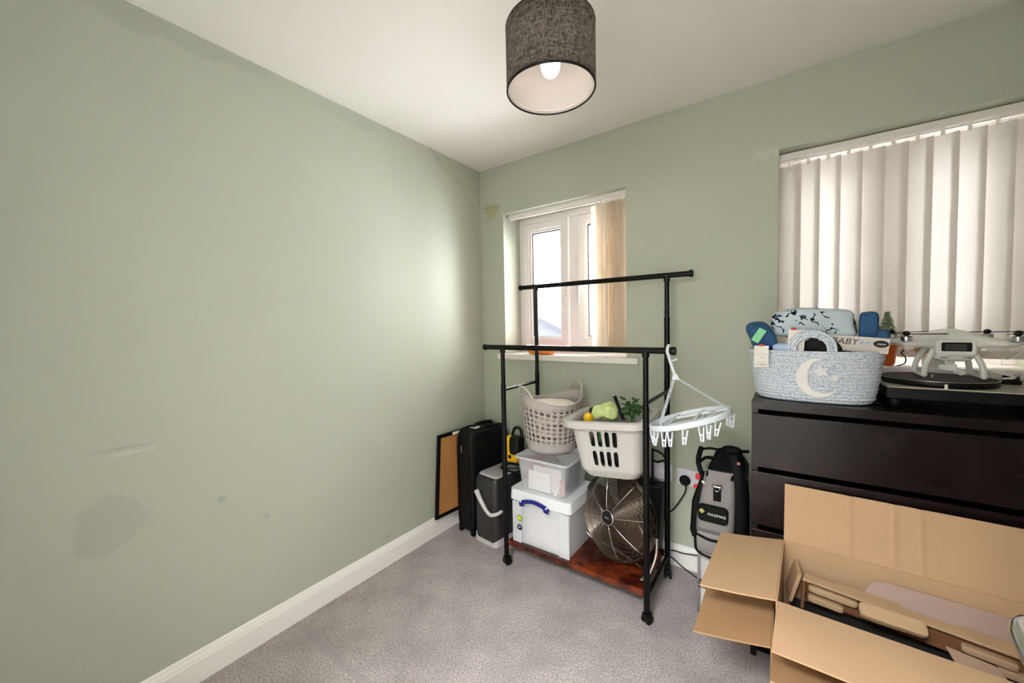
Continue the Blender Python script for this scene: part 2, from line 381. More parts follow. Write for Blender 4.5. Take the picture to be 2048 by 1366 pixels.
wf = MB(); wf.box((DX0/2-.06, RY-.06, H/2), (DX0+.12, .12, H)); wf.box(((DX1+RX)/2, RY-.06, H/2), (RX-DX1, .12, H)); wf.box(((DX0+DX1)/2, RY-.06, (DH+H)/2), (DX1-DX0, .12, H-DH))
struct(wf.done('wall_front', 'wall'))
hw = MB(); hw.box((-.05, RY-.12-.65, H/2), (.1, 1.3, H)); hw.box((RX+.07, RY-.12-.65, H/2), (.1, 1.3, H)); hw.box((RX/2, RY-1.47, H/2), (RX+.24, .1, H))
struct(hw.done('wall_hall', 'ceiling'))
fr = MB(); fr.box((DX0-.02, RY-.06, DH/2), (.06, .16, DH)); fr.box((DX1+.02, RY-.06, DH/2), (.06, .16, DH)); fr.box(((DX0+DX1)/2, RY-.06, DH+.02), (DX1-DX0+.1, .16, .06))
struct(fr.done('trim_1', 'white'))
# skirting with its moulded top
prof = [(0, 0), (.017, 0), (.017, .082), (.0145, .086), (.0145, .089), (.012, .098), (.0085, .104), (.0085, .107), (.006, .1125), (.0, .1145)]
def skirt(name, a, b, nrm):
    a, b, n = V(a), V(b), V(nrm); mb = MB()
    mb.quadgrid([[p+n*x+V((0, 0, z)) for p in (a, b)] for x, z in prof])
    return struct(mb.done(name, 'white'))
skirt('baseboard_left', (0, RY, 0), (0, 0, 0), (1, 0, 0)); skirt('baseboard_back', (0, 0, 0), (RX, 0, 0), (0, -1, 0))
skirt('baseboard_right', (RX, RY, 0), (RX, 0, 0), (-1, 0, 0)); skirt('baseboard_front', (0, RY, 0), (DX0-.05, RY, 0), (0, 1, 0))

# ------------------------------------------------------------------ windows
def window(idx, w, mull):
    x0, x1, z0, z1 = w; y = .20; D = .07
    f = MB()
    def rail(a, b, c, d): f.box(((a+b)/2, y+D/2, (c+d)/2), (b-a, D, d-c))
    F = .045
    rail(x0-.01, x0+F-.01, z0, z1); rail(x1-F+.01, x1+.01, z0, z1); rail(x0+F-.01, x1-F+.01, z0-.005, z0+F); rail(x0+F-.01, x1-F+.01, z1-F, z1+.005)
    for m_ in mull: rail(m_-.032, m_+.032, z0+F, z1-F)
    fo = struct(f.done('window_%d' % idx, 'upvc', bevel=.004))
    edges = [x0+F-.012]+sum([[m_-.033, m_+.033] for m_ in mull], [])+[x1-F+.012]
    for k in range(0, len(edges), 2):
        a, b = edges[k]+.004, edges[k+1]-.004; zz0, zz1 = z0+F+.004, z1-F-.004; s = MB(); Q = .047
        for (p, q, r_, t) in ((a, a+Q, zz0, zz1), (b-Q, b, zz0, zz1), (a+Q, b-Q, zz0, zz0+Q), (a+Q, b-Q, zz1-Q, zz1)):
            s.box(((p+q)/2, y+.012, (r_+t)/2), (q-p, .05, t-r_))
        for (p, q, r_, t) in ((a+Q, a+Q+.014, zz0+Q, zz1-Q), (b-Q-.014, b-Q, zz0+Q, zz1-Q), (a+Q+.014, b-Q-.014, zz0+Q, zz0+Q+.014), (a+Q+.014, b-Q-.014, zz1-Q-.014, zz1-Q)):
            s.box(((p+q)/2, y+.022, (r_+t)/2), (q-p, .04, t-r_))
        so = s.done('sash', 'upvc', fo, bevel=.004)
        g = MB(); u, v_ = .062, .062
        for (p, q, r_, t) in ((a+u, a+u+.005, zz0+u, zz1-u), (b-u-.005, b-u, zz0+u, zz1-u), (a+u, b-u, zz0+u, zz0+u+.005), (a+u, b-u, zz1-u-.005, zz1-u)):
            g.box(((p+q)/2, y+.03, (r_+t)/2), (q-p, .03, t-r_))
        g.done('gasket', 'gasket', so)
        box('glass_pane', 'glass', ((a+b)/2, y+.035, (zz0+zz1)/2), (b-a-2*u, .006, zz1-zz0-2*u), so)
        h = MB(); hx = b-.022 if k == 0 else a+.022; hz = (z0+z1)/2-.06
        h.box((hx, y-.02, hz), (.022, .016, .06)); h.tube(smoothpath([(hx, y-.03, hz+.02), (hx, y-.05, hz+.02), (hx, y-.052, hz-.02), (hx, y-.05, hz-.09)]), .008)
        h.done('window_handle', 'upvc', so, smooth='auto')
    return fo
window(1, W1, [.627]); window(2, W2, [2.138])
for i, (a, b) in enumerate(((.155, 1.125), (1.715, 2.529))):
    w = (W1, W2)[i]; s = MB(); s.box(((a+b)/2, -.018, 1.094), (b-a, .044, .038)); s.box(((w[0]+w[1])/2, .10, 1.096), (w[1]-w[0]-.002, .20, .034))
    struct(s.done('trim_%d' % (i+2), 'sill', bevel=.006, weld=False))
# painted-over cable running down from the ceiling to the corner and on to the window
cab = MB(); cab.tube([(.003, -.474, 2.398), (.003, -.40, 2.359), (.003, -.15, 2.222), (.004, -.004, 2.138), (.06, -.002, 2.134), (.19, -.002, 2.125)], .0050, 8)
tag(cab.done('cable', 'wall', smooth=True), 'thin green painted cable slanting down from ceiling across the wall corner to the small window', 'cable')

# ------------------------------------------------------------------ vertical blinds
def blind(label, x0, x1, spots, ang, w, z0, z1, yc, mat, railz, chain=True, group=None):
    t = thing('vertical_blind', label, 'blind', (0, 0, 0))
    r = MB(); r.box(((x0+x1)/2, yc, railz), (x1-x0, .036, .030)); r.done('headrail', 'upvc', t, bevel=.004)
    rr = MB(); rr.box(((x0+x1)/2, yc, railz-.022), (x1-x0-.004, .012, .008)); rr.done('track', 'pearl', t)
    for i, x in enumerate(spots):
        a = ang(i); m = T(x, yc, 0) @ E(0, 0, a)
        g = MB(); n = 6
        g.quadgrid([[m @ V((-w/2+w*k/n, .004*math.sin(PI*k/n)+.0015*math.sin(zz*3+i), z0+(z1-z0)*zz/6)) for k in range(n+1)] for zz in range(7)])
        sl = g.done('slat', mat, t, smooth=True)
        c = MB(); c.box((0, 0, z1+.010), (.012, .010, .030), m); c.done('hook', 'pearl', sl)
        if chain:
            c = MB(); c.box((0, 0, z0+.014), (w*.96, .006, .028), m); c.done('weight', mat, sl)
    if chain:
        for yy in (-.02, .02):
            c = MB()
            c.tube([(spots[0]+(spots[-1]-spots[0])*k/60, yc+yy, z0+.03-.030*abs(math.sin(PI*k/6))) for k in range(61)], .0013, 5)
            c.done('bottom_chain', 'pearl', t)
    return t
blind('wide cream vertical fabric blind drawn closed across the large window', 1.760, 2.518, [1.795+.0695*i for i in range(11)],
      lambda i: math.radians(-22 if i in (1,) else (-14 if i == 2 else -9)+random.uniform(-2, 2)), .089, 1.145, 2.020, .075, 'blind', 2.058)
blind('narrow cream vertical blind bunched open at one side of the small window', .212, 1.046, [.853, .880]+[.903+.0155*i for i in range(8)],
      lambda i: math.radians(-12 if i == 0 else (-25 if i == 1 else -52+1.5*i)), .085, 1.140, 2.02, .065, 'blindside', 2.060, chain=False)
# ------------------------------------------------------------------ neighbouring house outside
hs = thing('neighbour_house', 'pale grey gabled house with slate roof seen outside the small window', 'house', (-5.4, 9.2, -2.6))
b = MB(); b.prism([(-2.0, 0), (2.0, 0), (2.0, 3.3), (0, 4.2), (-2.0, 3.3)], 5, T(0, 0, 0) @ FACE @ T(0, 0, -5)); b.done('gable_wall', 'render', hs)
b = MB()
for sg in (-1, 1): b.prism([(0, 4.2), (sg*2.3, 3.165), (sg*2.3, 3.27), (0, 4.34)], 5.4, T(0, 0, 0) @ FACE @ T(0, 0, -5.2))
b.done('roof', 'roof', hs)
b = MB(); b.box((-.2, -.02, 3.1), (.5, .06, .6)); b.done('attic_window', 'upvc', hs)
hs2 = thing('distant_terrace', 'low pale terrace of roofs beyond the gabled house', 'house', (-6.3, 18, -2.6))
b = MB(); b.box((0, 2, 1.6), (14, 4, 3.2)); b.done('terrace_wall', 'render', hs2)
b = MB(); b.hexa([(-7.2, -.3, 3.1), (7.2, -.3, 3.1), (7.2, 4.3, 3.1), (-7.2, 4.3, 3.1), (-7.2, 1.9, 4.6), (7.2, 1.9, 4.6), (7.2, 2.1, 4.6), (-7.2, 2.1, 4.6)]); b.done('terrace_roof', 'roof', hs2)

# ------------------------------------------------------------------ pendant lamp
LX, LY = 1.229, -1.160; R = .127; ZB, ZT = 1.977, 2.152
t = thing('pendant_lamp', 'black linen drum pendant shade with white lining and lit bulb', 'lamp', (LX, LY, 0))
b = MB(); b.lathe([(R, ZB), (R, (ZB+ZT)/2), (R, ZT)], 64, cap=False); b.done('lamp_shade', 'shadeout', t, smooth=True)
b = MB(); b.lathe([(R-.004, ZB+.002), (R-.004, ZT-.002)], 64, cap=False); b.done('shade_lining', 'shadein', t, smooth=True)
for z in (ZB+.001, ZT-.001):
    b = MB(); b.tube([((R-.002)*math.cos(a*PI/32), (R-.002)*math.sin(a*PI/32), z) for a in range(64)], .0028, 6, closed=True); b.done('rim_wire', 'blackplastic', t, smooth=True)
b = MB(); b.tube([((R-.010)*math.cos(a*PI/32), (R-.010)*math.sin(a*PI/32), ZB+.008) for a in range(64)], .0014, 6, closed=True)
b.done('lining_wire', 'upvc', t, smooth=True); b = MB()
for a in (0, 2.1, 4.2): b.cyl((.0205*math.cos(a), .022*math.sin(a), ZT-.03), ((R-.004)*math.cos(a), (R-.004)*math.sin(a), ZT-.004), .0016, 6)
b.tube([(.021*math.cos(a*PI/8), .021*math.sin(a*PI/8), ZT-.03) for a in range(16)], .002, 6, closed=True)
b.done('shade_carrier', 'upvc', t)
b = MB(); b.lathe([(.0205, 2.10), (.0205, 2.16), (.012, 2.17), (.006, 2.185)], 20); b.done('lamp_holder', 'upvc', t, smooth='auto')
b = MB(); b.lathe([(.014, 2.105), (.0185, 2.095), (.026, 2.075), (.0285, 2.055), (.0275, 2.042), (.0235, 2.030), (.017, 2.021), (.009, 2.016), (.001, 2.0145)][::-1], 24); b.done('bulb', 'bulb', t, smooth=True)
b = MB(); b.cyl((0, 0, 2.18), (0, 0, 2.385), .003, 8); b.done('flex', 'upvc', t)
b = MB(); b.lathe([(.045, 2.399), (.045, 2.392), (.03, 2.378), (.008, 2.37)][::-1], 28); b.done('ceiling_rose', 'upvc', t, smooth='auto')

# ------------------------------------------------------------------ garment rack
FX0, FX1, FY, BY = .553, 1.305, -.510, -.150
t = thing('garment_rack', 'black two-tier metal garment rack on castors with a brown burl board shelf', 'clothes rack', (0, 0, 0))
r_ = .0135
def post(x, y, top, joint):
    b = MB(); b.cyl((x, y, .055), (x, y, joint), r_, 16); b.cyl((x, y, joint), (x, y, top), r_*.86, 16); b.cyl((x, y, joint-.012), (x, y, joint), r_*1.06, 16)
    p = b.done('post', 'black', t, smooth='auto')
    for dz in (.03, -.06):
        b = MB(); b.ball((x-.014, y-.002, joint+dz), .0043, 6); b.done('screw', 'chrome', p, smooth=True)
post(FX0, FY, 1.178, .99); post(FX1, FY, 1.178, .95); post(FX0-.008, BY, 1.525, 1.02); post(FX1, BY, 1.525, 1.33)
for y, z in ((FY, 1.190), (BY, 1.538)):
    b = MB(); b.cyl((.440, y, z), (1.412, y, z), .0135, 18); rl = b.done('hanging_rail', 'black', t, smooth='auto')
    for x, s in ((.432, -1), (1.412, 1)):
        e = MB(); e.lathe([(.0165, -.008), (.0175, 0), (.0165, .008), (.012, .010)], 18, T(x+.004, y, z) @ E(0, PI/2, 0)); e.done('end_cap', 'blackplastic', rl, smooth='auto')
    for x in (FX0-(0 if y == FY else .008), FX1):
        e = MB(); e.cyl((x, y, z-.028), (x, y, z-.002), .0155, 16); e.done('tee_joint', 'blackplastic', rl, smooth='auto')
for x in (FX0, FX1):
    b = MB(); b.cyl((x, FY+.01, .962), (x, BY-.01, .962), .0085, 12); b.done('crossbar', 'black', t, smooth='auto')
    b = MB(); b.cyl((x, FY+.01, .118), (x, BY-.01, .118), .0085, 12); b.done('lower_bar', 'black', t, smooth='auto')
for x, y in ((FX0, FY), (FX1, FY), (FX0-.004, BY), (FX1, BY)):
    c = MB(); c.box((0, 0, .033), (.026, .036, .030)); c.cyl((0, 0, .045), (0, 0, .060), .007, 10)
    m = T(x, y+.004, 0) @ E(0, 0, random.uniform(-.5, .5))
    bmesh.ops.transform(c.b, matrix=m, verts=c.b.verts); co = c.done('castor', 'blackplastic', t, bevel=.005)
    for s in (-1, 1):
        w = MB(); w.lathe([(.012, -.006), (.020, -.0045), (.0205, 0), (.020, .0045), (.012, .006)], 20, m @ T(s*.012, 0, .0208) @ E(0, PI/2, 0)); w.done('wheel', 'rubber', co, smooth='auto')
b = MB(); b.box(((FX0+FX1)/2, (FY+BY)/2+.002, .134), (FX1-FX0-.030, BY-FY+.01, .012)); sh = b.done('shelf_board', 'burl', t, bevel=.002)
b = MB(); b.box(((FX0+FX1)/2, FY+.004, .130), (FX1-FX0-.03, .012, .026)); b.box(((FX0+FX1)/2, BY-.0, .130), (FX1-FX0-.03, .012, .026)); b.done('shelf_edge', 'burl', sh)
SHZ = .1405
# ------------------------------------------------------------------ lidded storage box with blue handle (on the shelf)
t = thing('storage_box', 'large frosted plastic storage box with lid and blue clip handle on rack shelf', 'storage box', (.759, -.350, SHZ))
def tub(mb, w0, d0, w1, d1, h, r=.02, th=.003, n=4):
    rows = []
    for z, w, d in ((0, w0, d0), (h, w1, d1), (h, w1-2*th, d1-2*th), (th, w0-2*th, d0-2*th)):
        rows.append([V((x, y, z)) for x, y in rrect(w, d, r, n)])
    vs = mb.quadgrid(rows, False, True); mb.b.faces.new(vs[0][::-1]); mb.b.faces.new(vs[-1])
    return mb
BW, BD, BH = .340, .290, .285
b = MB(); tub(b, BW-.02, BD-.02, BW, BD, BH-.04, .018); tb = b.done('tub', 'frost', t, smooth='auto')
for sx in (-1, 1):
    for sy in (-1, 1): box('corner_rib', 'frost', (sx*(BW/2-.030), sy*(BD/2+.001), .115), (.058, .012, .222), tb, bevel=.004)
b = MB(); tub(b, BW+.020, BD+.020, BW+.026, BD+.026, .055, .022, .004); bmesh.ops.transform(b.b, matrix=T(0, 0, BH+.006) @ M.Scale(-1, 4, (0, 0, 1)), verts=b.b.verts); b.box((0, 0, BH-.002), (BW-.03, BD-.03, .010)); b.done('lid', 'frostlid', t, smooth='auto', weld=False)
b = MB(); hp = [(-.066, -.030), (-.066, -.010)]+[(-.066+.132*i/14, -.008+.020*math.sin(PI*i/14)) for i in range(15)]+[(.066, -.030), (.052, -.030)]+[(.048-.096*i/12, -.018+.016*math.sin(PI*i/12)) for i in range(13)]+[(-.052, -.030)]
hp = [(x*1.22, z) for x, z in [(-.070, -.034), (-.074, -.012), (-.062, -.002)]+[(-.050+.100*i/10, .004+.010*math.sin(PI*i/10)) for i in range(11)]+[(.062, -.002), (.074, -.012), (.070, -.034), (.050, -.030), (.048, -.018)]+[(.044-.088*i/10, -.014+.010*math.sin(PI*i/10)) for i in range(11)]+[(-.048, -.018), (-.050, -.030)]]
b.prism(hp, .012, T(-.022, -BD/2-.016, BH-.036) @ FACE)
h = label_part(b.done('handle', 'blue', t, bevel=.002), 'dark blue clip handle')
b = MB()
for sx in (-1, 1): b.cyl((-.022+sx*.077, -BD/2-.018, BH-.042), (-.022+sx*.077, -BD/2-.031, BH-.042), .0042, 10)
b.done('pivot', 'paper', h)
for zz, m1, m2 in ((.138, 'limegreen', 'olive'), (.090, 'navysticker', 'navysticker')):
    b = MB(); b.lathe([(.0165, 0), (.0165, .0008)], 24, T(-BW/2+.048, -BD/2-.0072, zz) @ FACE); s = b.done('sticker', m2, t)
    b = MB(); b.lathe([(.0130, 0), (.0130, .0006)], 24, T(-BW/2+.048, -BD/2-.0082, zz) @ FACE); s2 = b.done('sticker_face', m1 if m1 != m2 else 'navysticker', s)
    b = MB()
    if m1 == 'limegreen':
        for k in range(3): b.tube([(-BW/2+.048+.007*math.cos(a), -BD/2-.0094, zz+.007*math.sin(a)) for a in [k*2.09+i*.3 for i in range(6)]], .0012, 5)
        b.done('recycling_mark', 'olive', s2)
    else:
        b.box((-BW/2+.048, -BD/2-.0092, zz), (.011, .0006, .004), None)
        for k in range(10):
            a = .35+k*.27; b.box((-BW/2+.048+.0125*math.cos(a), -BD/2-.0092, zz+.0125*math.sin(a)), (.0015, .0006, .0015))
        b.done('printed_mark', 'paper', s2)
pp = tag(MB().box((0, 0, 0), (.235, .24, .165)).box((.0, .0, .10), (.21, .20, .03)).done('paper_stack', 'paper', weld=False), 'white paper and card filling the large frosted storage box', 'paper', loc=(.778, -.350, SHZ+.006+.0825))
# ------------------------------------------------------------------ clear craft box on top
CZ = SHZ+.293
t = thing('craft_box', 'small clear plastic box of cards and craft bits beneath the round grey hamper', 'storage box', (.762, -.352, CZ))
b = MB(); tub(b, .262, .245, .298, .270, .172, .02, .0025); b.done('tub', 'clear', t, smooth='auto')
b = MB(); b.quadgrid([[V((x, y, z)) for x, y in rrect(w, d, .022, 4)] for z, w, d in ((.166, .303, .276), (.166, .318, .292), (.176, .320, .294), (.178, .312, .286), (.173, .298, .272), (.173, .02, .02))], False, True)
b.done('lid', 'frost', t, smooth='auto')
def flat(name, mat, w, h, th, loc, rot, label, cat, bevel=.001, group=None):
    return tag(MB().box((0, 0, h/2), (w, th, h)).done(name, mat, bevel=bevel), label, cat, group, loc, rot)
flat('greeting_card', 'paper', .135, .098, .004, (.738, -.462, CZ+.004), (-.06, 0, .0), 'plain white card standing at the front inside the clear craft box', 'card')
flat('greeting_card', 'cream', .165, .122, .008, (.775, -.446, CZ+.004), (-.05, 0, .0), 'cream card pack standing just behind the white card in the clear craft box', 'card')
flat('folder', 'pink', .026, .130, .190, (.658, -.335, CZ+.004), (0, -.05, 0), 'pink purple folder at the end of the clear craft box', 'folder')
flat('box_file', 'navy', .03, .125, .12, (.868, -.34, CZ+.004), (0, .02, 0), 'navy block inside clear craft box beside the pink roll', 'stationery')
b = MB(); b.lathe([(.013, 0), (.014, .01), (.014, .07), (.012, .075)], 16); tag(b.done('tube_of_paint', 'rose', smooth='auto'), 'dusty pink paint tube upright in a corner of the clear craft box', 'paint', loc=(.868, -.450, CZ+.004))
b = MB(); b.tube([(0, 0, 0), (.02, .01, .045)], [.007, .004], 8); b.ball((.021, .011, .05), .008, 8); tag(b.done('paintbrush', 'paper', smooth='auto'), 'short white brush leaning beside the pink tube in the craft box', 'brush', loc=(.838, -.470, CZ+.006))

# ------------------------------------------------------------------ round perforated hamper
HZ = CZ+.1792
t = thing('laundry_hamper', 'tall round grey plastic hamper with round holes and two loop handles', 'laundry basket', (.706, -.268, HZ), rot=(.0, .0, math.radians(62)))
def hrim(u):     # rim height: high at the handles (u=0 and .5)
    return .262+.048*(abs(math.cos(2*PI*u))**2.2)
def hsurf(u, v):
    v2 = v; z = hrim(u)*v2; f = .132+.040*(v2**.85); a = 2*PI*u
    return V((f*math.cos(a)*1.03, f*math.sin(a)*.97, z))
NU, NV = 30, 11
b = MB(); b.perf(hsurf, NU, NV, lambda i, j: (.33, .36, 2) if 2 <= j <= 8 else ((.30, .33, 2) if j == 9 and (i % 15 in (5, 6, 7, 8, 9)) else None), 16)
vs = [[V((r*math.cos(2*PI*k/48)*1.03, r*math.sin(2*PI*k/48)*.97, .001)) for k in range(48)] for r in (.132, .06, .001)]
b.quadgrid(vs, False, True)
b.done('bucket', 'greyhamper', t, smooth='auto', solid=.003, off=-1)
b = MB(); b.tube([hsurf(k/72, 1)+V((0, 0, .001)) for k in range(72)], .0045, 8, closed=True); b.done('rim', 'greyhamper', t, smooth=True)
b = MB(); b.tube([hsurf(k/72, .17) for k in range(72)], .0025, 6, closed=True); b.done('base_band', 'greyhamper', t, smooth=True)
for s in (0, .5):
    pth = []
    for k in range(17):
        q = -1+2*k/16; u = s+q*.072; p = hsurf(u % 1, 1); rise = (1-abs(q)**2.6)*.050; out = 1+.06*(1-q*q); pth.append(V((p.x*out, p.y*out, p.z+rise)))
    b = MB(); b.tube(pth, .0055, 8); b.done('handle', 'lightgrey', t, smooth=True)
for i, lb in enumerate(('cream washing at the very bottom of the round grey hamper', 'cream washing second from the bottom of the round grey hamper', 'white washing just under the top piece in the round grey hamper', 'crumpled white towel on top of the washing in the round grey hamper')):
    b = MB(); b.soft((0, 0, 0), (.225+.012*i, .215+.012*i, .058), 2.8, 14, .008, 22, seed=i)
    tag(b.done('laundry_piece', 'laundry', smooth=True), lb, 'laundry', None, (.705, -.268, HZ+.038+.066*i), (0, 0, i*1.1))

# ------------------------------------------------------------------ slotted laundry basket
t = thing('laundry_basket', 'light grey rectangular laundry basket with tall slots on top of the chrome fan', 'laundry basket', (1.108, -.322, .577), rot=(math.radians(1), math.radians(-4.5), math.radians(4)))
def rr_perim(u, w, d, r):
    L = [w-2*r, PI*r/2, d-2*r, PI*r/2]*2; tot = sum(L); s = (u % 1)*tot; 
    x, y = -w/2+r, -d/2; ang = 0
    for i, l in enumerate(L):
        if s <= l or i == 7:
            if i % 2 == 0: return x+math.cos(ang)*s, y+math.sin(ang)*s
            a = ang-PI/2+s/r; cx, cy = x+math.cos(ang+PI/2)*r, y+math.sin(ang+PI/2)*r
            return cx+math.cos(a)*r, cy+math.sin(a)*r
        s -= l
        if i % 2 == 0: x += math.cos(ang)*l; y += math.sin(ang)*l
        else:
            cx, cy = x+math.cos(ang+PI/2)*r, y+math.sin(ang+PI/2)*r; ang += PI/2; x, y = cx+math.cos(ang-PI/2)*r, cy+math.sin(ang-PI/2)*r
BHh = .278
def bsurf(u, v):
    z = BHh*v; k = .80+.20*(v**.9) if v > .10 else .80*(.86+1.4*v); w, d = .352*k, .300*k
    x, y = rr_perim(u, w, d, .055*k)
    return V((x, y, z))
NU, NV = 48, 20
def sl(i, j):
    return None
b = MB()
# rows of cells: v bands 0-.14 solid, .20-.50 slots, .56-.88 slots
def bs2(v0, v1):
    return lambda u, v: bsurf(u, v0+(v1-v0)*v)
for v0, v1, slot in ((0, .05, 0), (.05, .10, 0), (.10, .16, 0), (.16, .20, 0), (.20, .50, 1), (.50, .54, 0), (.54, .84, 1), (.84, 1, 0)):
    b.perf(bs2(v0, v1), 32, 1, (lambda i, j: ((.31, .44, 4) if i in (1, 2, 3, 4, 9, 10, 11, 12, 17, 18, 19, 20, 25, 26, 27) else None)) if slot else (lambda i, j: None), 16)
b.quadgrid([[V((*[c*s for c in rr_perim(k/32, .250, .210, .045)], 0)) for k in range(32)] for s in (1, .5, .01)], False, True)
b.done('basket_body', 'lightgrey', t, smooth='auto', solid=.003, off=-1, weld=True)
b = MB(); rows = []
for (o, z) in ((-.002, BHh-.002), (.030, BHh+.004), (.036, BHh-.002), (.038, BHh-.028), (.034, BHh-.029), (.030, BHh-.004), (-.002, BHh-.008)):
    rows.append([V((*rr_perim(k/64, .352+o*2, .300+o*2, .055+o), z)) for k in range(64)])
b.quadgrid(rows, True, True)
b.done('rim', 'lightgrey', t, smooth='auto')
# contents
def cloth(name, mat, c, d, label, cat, amp=.02, ns=12, rot=(0, 0, 0), seed=1, p=2.6, res=12, group=None):
    b = MB(); b.soft((0, 0, 0), d, p, res, amp, ns, seed=seed); return tag(b.done(name, mat, smooth=True), label, cat, group, c, rot)
cloth('microfibre_cloth', 'lime', (1.050, -.315, .862), (.115, .10, .070), 'crumpled lime green cloth heaped in the slotted basket', 'cloth', .034, 26, seed=3, p=3, res=20)
cloth('dark_bag', 'dark', (1.105, -.322, .712), (.21, .180, .19), 'dark bundled bag filling the slotted laundry basket', 'bag', .02, 9, seed=5, p=4)
cloth('padded_pouch', 'yellow', (.985, -.385, .838), (.045, .04, .05), 'small yellow pouch in the slotted basket beside the lime cloth', 'pouch', .006, 30, seed=6)
cloth('rolled_towel', 'suit', (.985, -.285, .850), (.07, .05, .045), 'black rolled cloth next to the yellow pouch in the slotted basket', 'cloth', .01, 20, (0, 0, .5), seed=7)
cloth('red_pouch', 'red', (1.218, -.355, .70), (.04, .05, .05), 'red pouch showing through the end slots of the laundry basket', 'pouch', .004, 20, seed=8)
cloth('green_sponge', 'leaf', (1.062, -.420, .765), (.030, .022, .062), 'green sponge pressed against the front slots of the laundry basket', 'sponge', .003, 40, seed=9, p=3)
b = MB(); b.tube([(0, 0, 0), (-.03, 0, .08), (-.045, 0, .115)], [.009, .008, .009], 12); hb = b.done('tool_grip', 'rubber'); tag(hb, 'black tool handle sticking up out of the slotted laundry basket', 'tool', loc=(1.138, -.31, .83))
b = MB(); b.cyl((-.045, 0, .115), (-.048, 0, .123), .008, 12); b.done('tool_end', 'satin', hb)
t2 = thing('artificial_plant', 'leafy green artificial stems lying in the slotted laundry basket', 'plant', (1.175, -.30, .825))
random.seed(11)
st, lf = MB(), MB()
for k in range(9):
    a = random.uniform(0, 6.28); top = V((.055*math.cos(a)+.02, .04*math.sin(a), random.uniform(.055, .10))); st.tube([(0, 0, 0), top*.5+V((.0, 0, .02)), top], .0022, 6)
    for q in range(4):
        c = top*(0.5+.15*q)+V((0, 0, .01)); m = T(*c) @ E(random.uniform(-1.2, 1.2), random.uniform(-1.2, 1.2), random.uniform(0, 6))
        lf.prism([(0, 0), (.010, .012), (.008, .03), (0, .042), (-.008, .03), (-.010, .012)], .0012, m)
st.done('stem', 'leaf', t2); lf.done('leaves', 'leaf', t2)

# ------------------------------------------------------------------ chrome floor fan
t = thing('floor_fan', 'round chrome wire floor fan tilted back on the rack shelf', 'fan', (1.118, -.352, .362), rot=(math.radians(-8), 0, math.radians(-20)))
# local: axis -y forward
FR = .206
def prof_y(r, front=True):
    q = r/FR; return (-.070+.048*q**2.2) if front else (.060-.045*q**2.2)
def ring(mb, r, y, w, n=64): mb.tube([(r*math.cos(2*PI*k/n), y, r*math.sin(2*PI*k/n)) for k in range(n)], w, 5, closed=True)
b = MB()
for k in range(26): ring(b, .036+(FR-.040)*k/25, prof_y(.036+(FR-.040)*k/25), .0013)
label_part(b.done('front_guard', 'darkchrome', t, smooth=True), 'concentric chrome wire rings')
b = MB()
for k in range(11): ring(b, .036+(FR-.040)*k/10, prof_y(.036+(FR-.040)*k/10, False), .0013, 48)
b.done('rear_guard', 'darkblade', t, smooth=True)
for k in range(8):
    a = 2*PI*k/8+.25; b = MB(); b.tube([(r*math.cos(a), prof_y(r)-.0018, r*math.sin(a)) for r in [.034+(FR-.036)*i/6 for i in range(7)]], .0018, 6); b.done('guard_spoke', 'chrome', t, smooth=True)
b = MB(); b.lathe([(FR, -.024), (FR+.004, -.018), (FR+.004, .012), (FR, .018), (FR-.004, .012), (FR-.004, -.018)], 64, E(PI/2, 0, 0), cap=False); b.done('rim_band', 'darkchrome', t, smooth='auto')
b = MB(); b.lathe([(.001, .0785), (.024, .0785), (.030, .0775), (.032, .073), (.033, .068)], 32, E(PI/2, 0, 0), cap=False); bd = b.done('hub_badge', 'lens', t, smooth='auto')
b = MB(); ring(b, .0335, -.072, .0035, 40); b.done('badge_ring', 'chrome', bd, smooth=True)
b = MB(); b.box((0, -.0790, .001), (.026, .0008, .0065)); b.done('badge_mark', 'satin', bd)
for k in range(4):
    m = E(0, PI/2*k+.5, 0); b = MB()
    b.quadgrid([[m @ V((.03+.145*i/6, .005+(-.016+.032*j/4), (-.035-.03*math.sin(PI*i/6))+(.07+.06*math.sin(PI*i/6))*j/4)) for j in range(5)] for i in range(7)]); b.done('blade', 'darkblade', t, smooth=True, solid=.0015)
b = MB(); b.lathe([(.045, -.06), (.05, -.04), (.05, .0), (.03, .02)], 28, T(0, .0, 0) @ E(PI/2, 0, 0)); b.done('motor', 'blackplastic', t, smooth='auto')
for s in (-1, 1):
    b = MB(); b.lathe([(.014, 0), (.016, .004), (.016, .016), (.012, .02)], 16, T(s*(FR+.004), 0, 0) @ E(0, s*PI/2, 0)); b.done('tilt_knob', 'blackplastic', t, smooth='auto')
b = MB(); b.tube(smoothpath([(-.222, 0, .004), (-.226, .02, -.09), (-.218, .03, -.165), (-.19, .04, -.192), (-.14, .05, -.196)]), .0065, 10)
b.tube(smoothpath([(.222, 0, .004), (.226, .0, -.09), (.218, -.03, -.165), (.19, -.045, -.200), (.14, .04, -.200), (-.05, .06, -.196), (-.14, .05, -.196)]), .0065, 10)
b.done('stand', 'chrome', t, smooth=True)

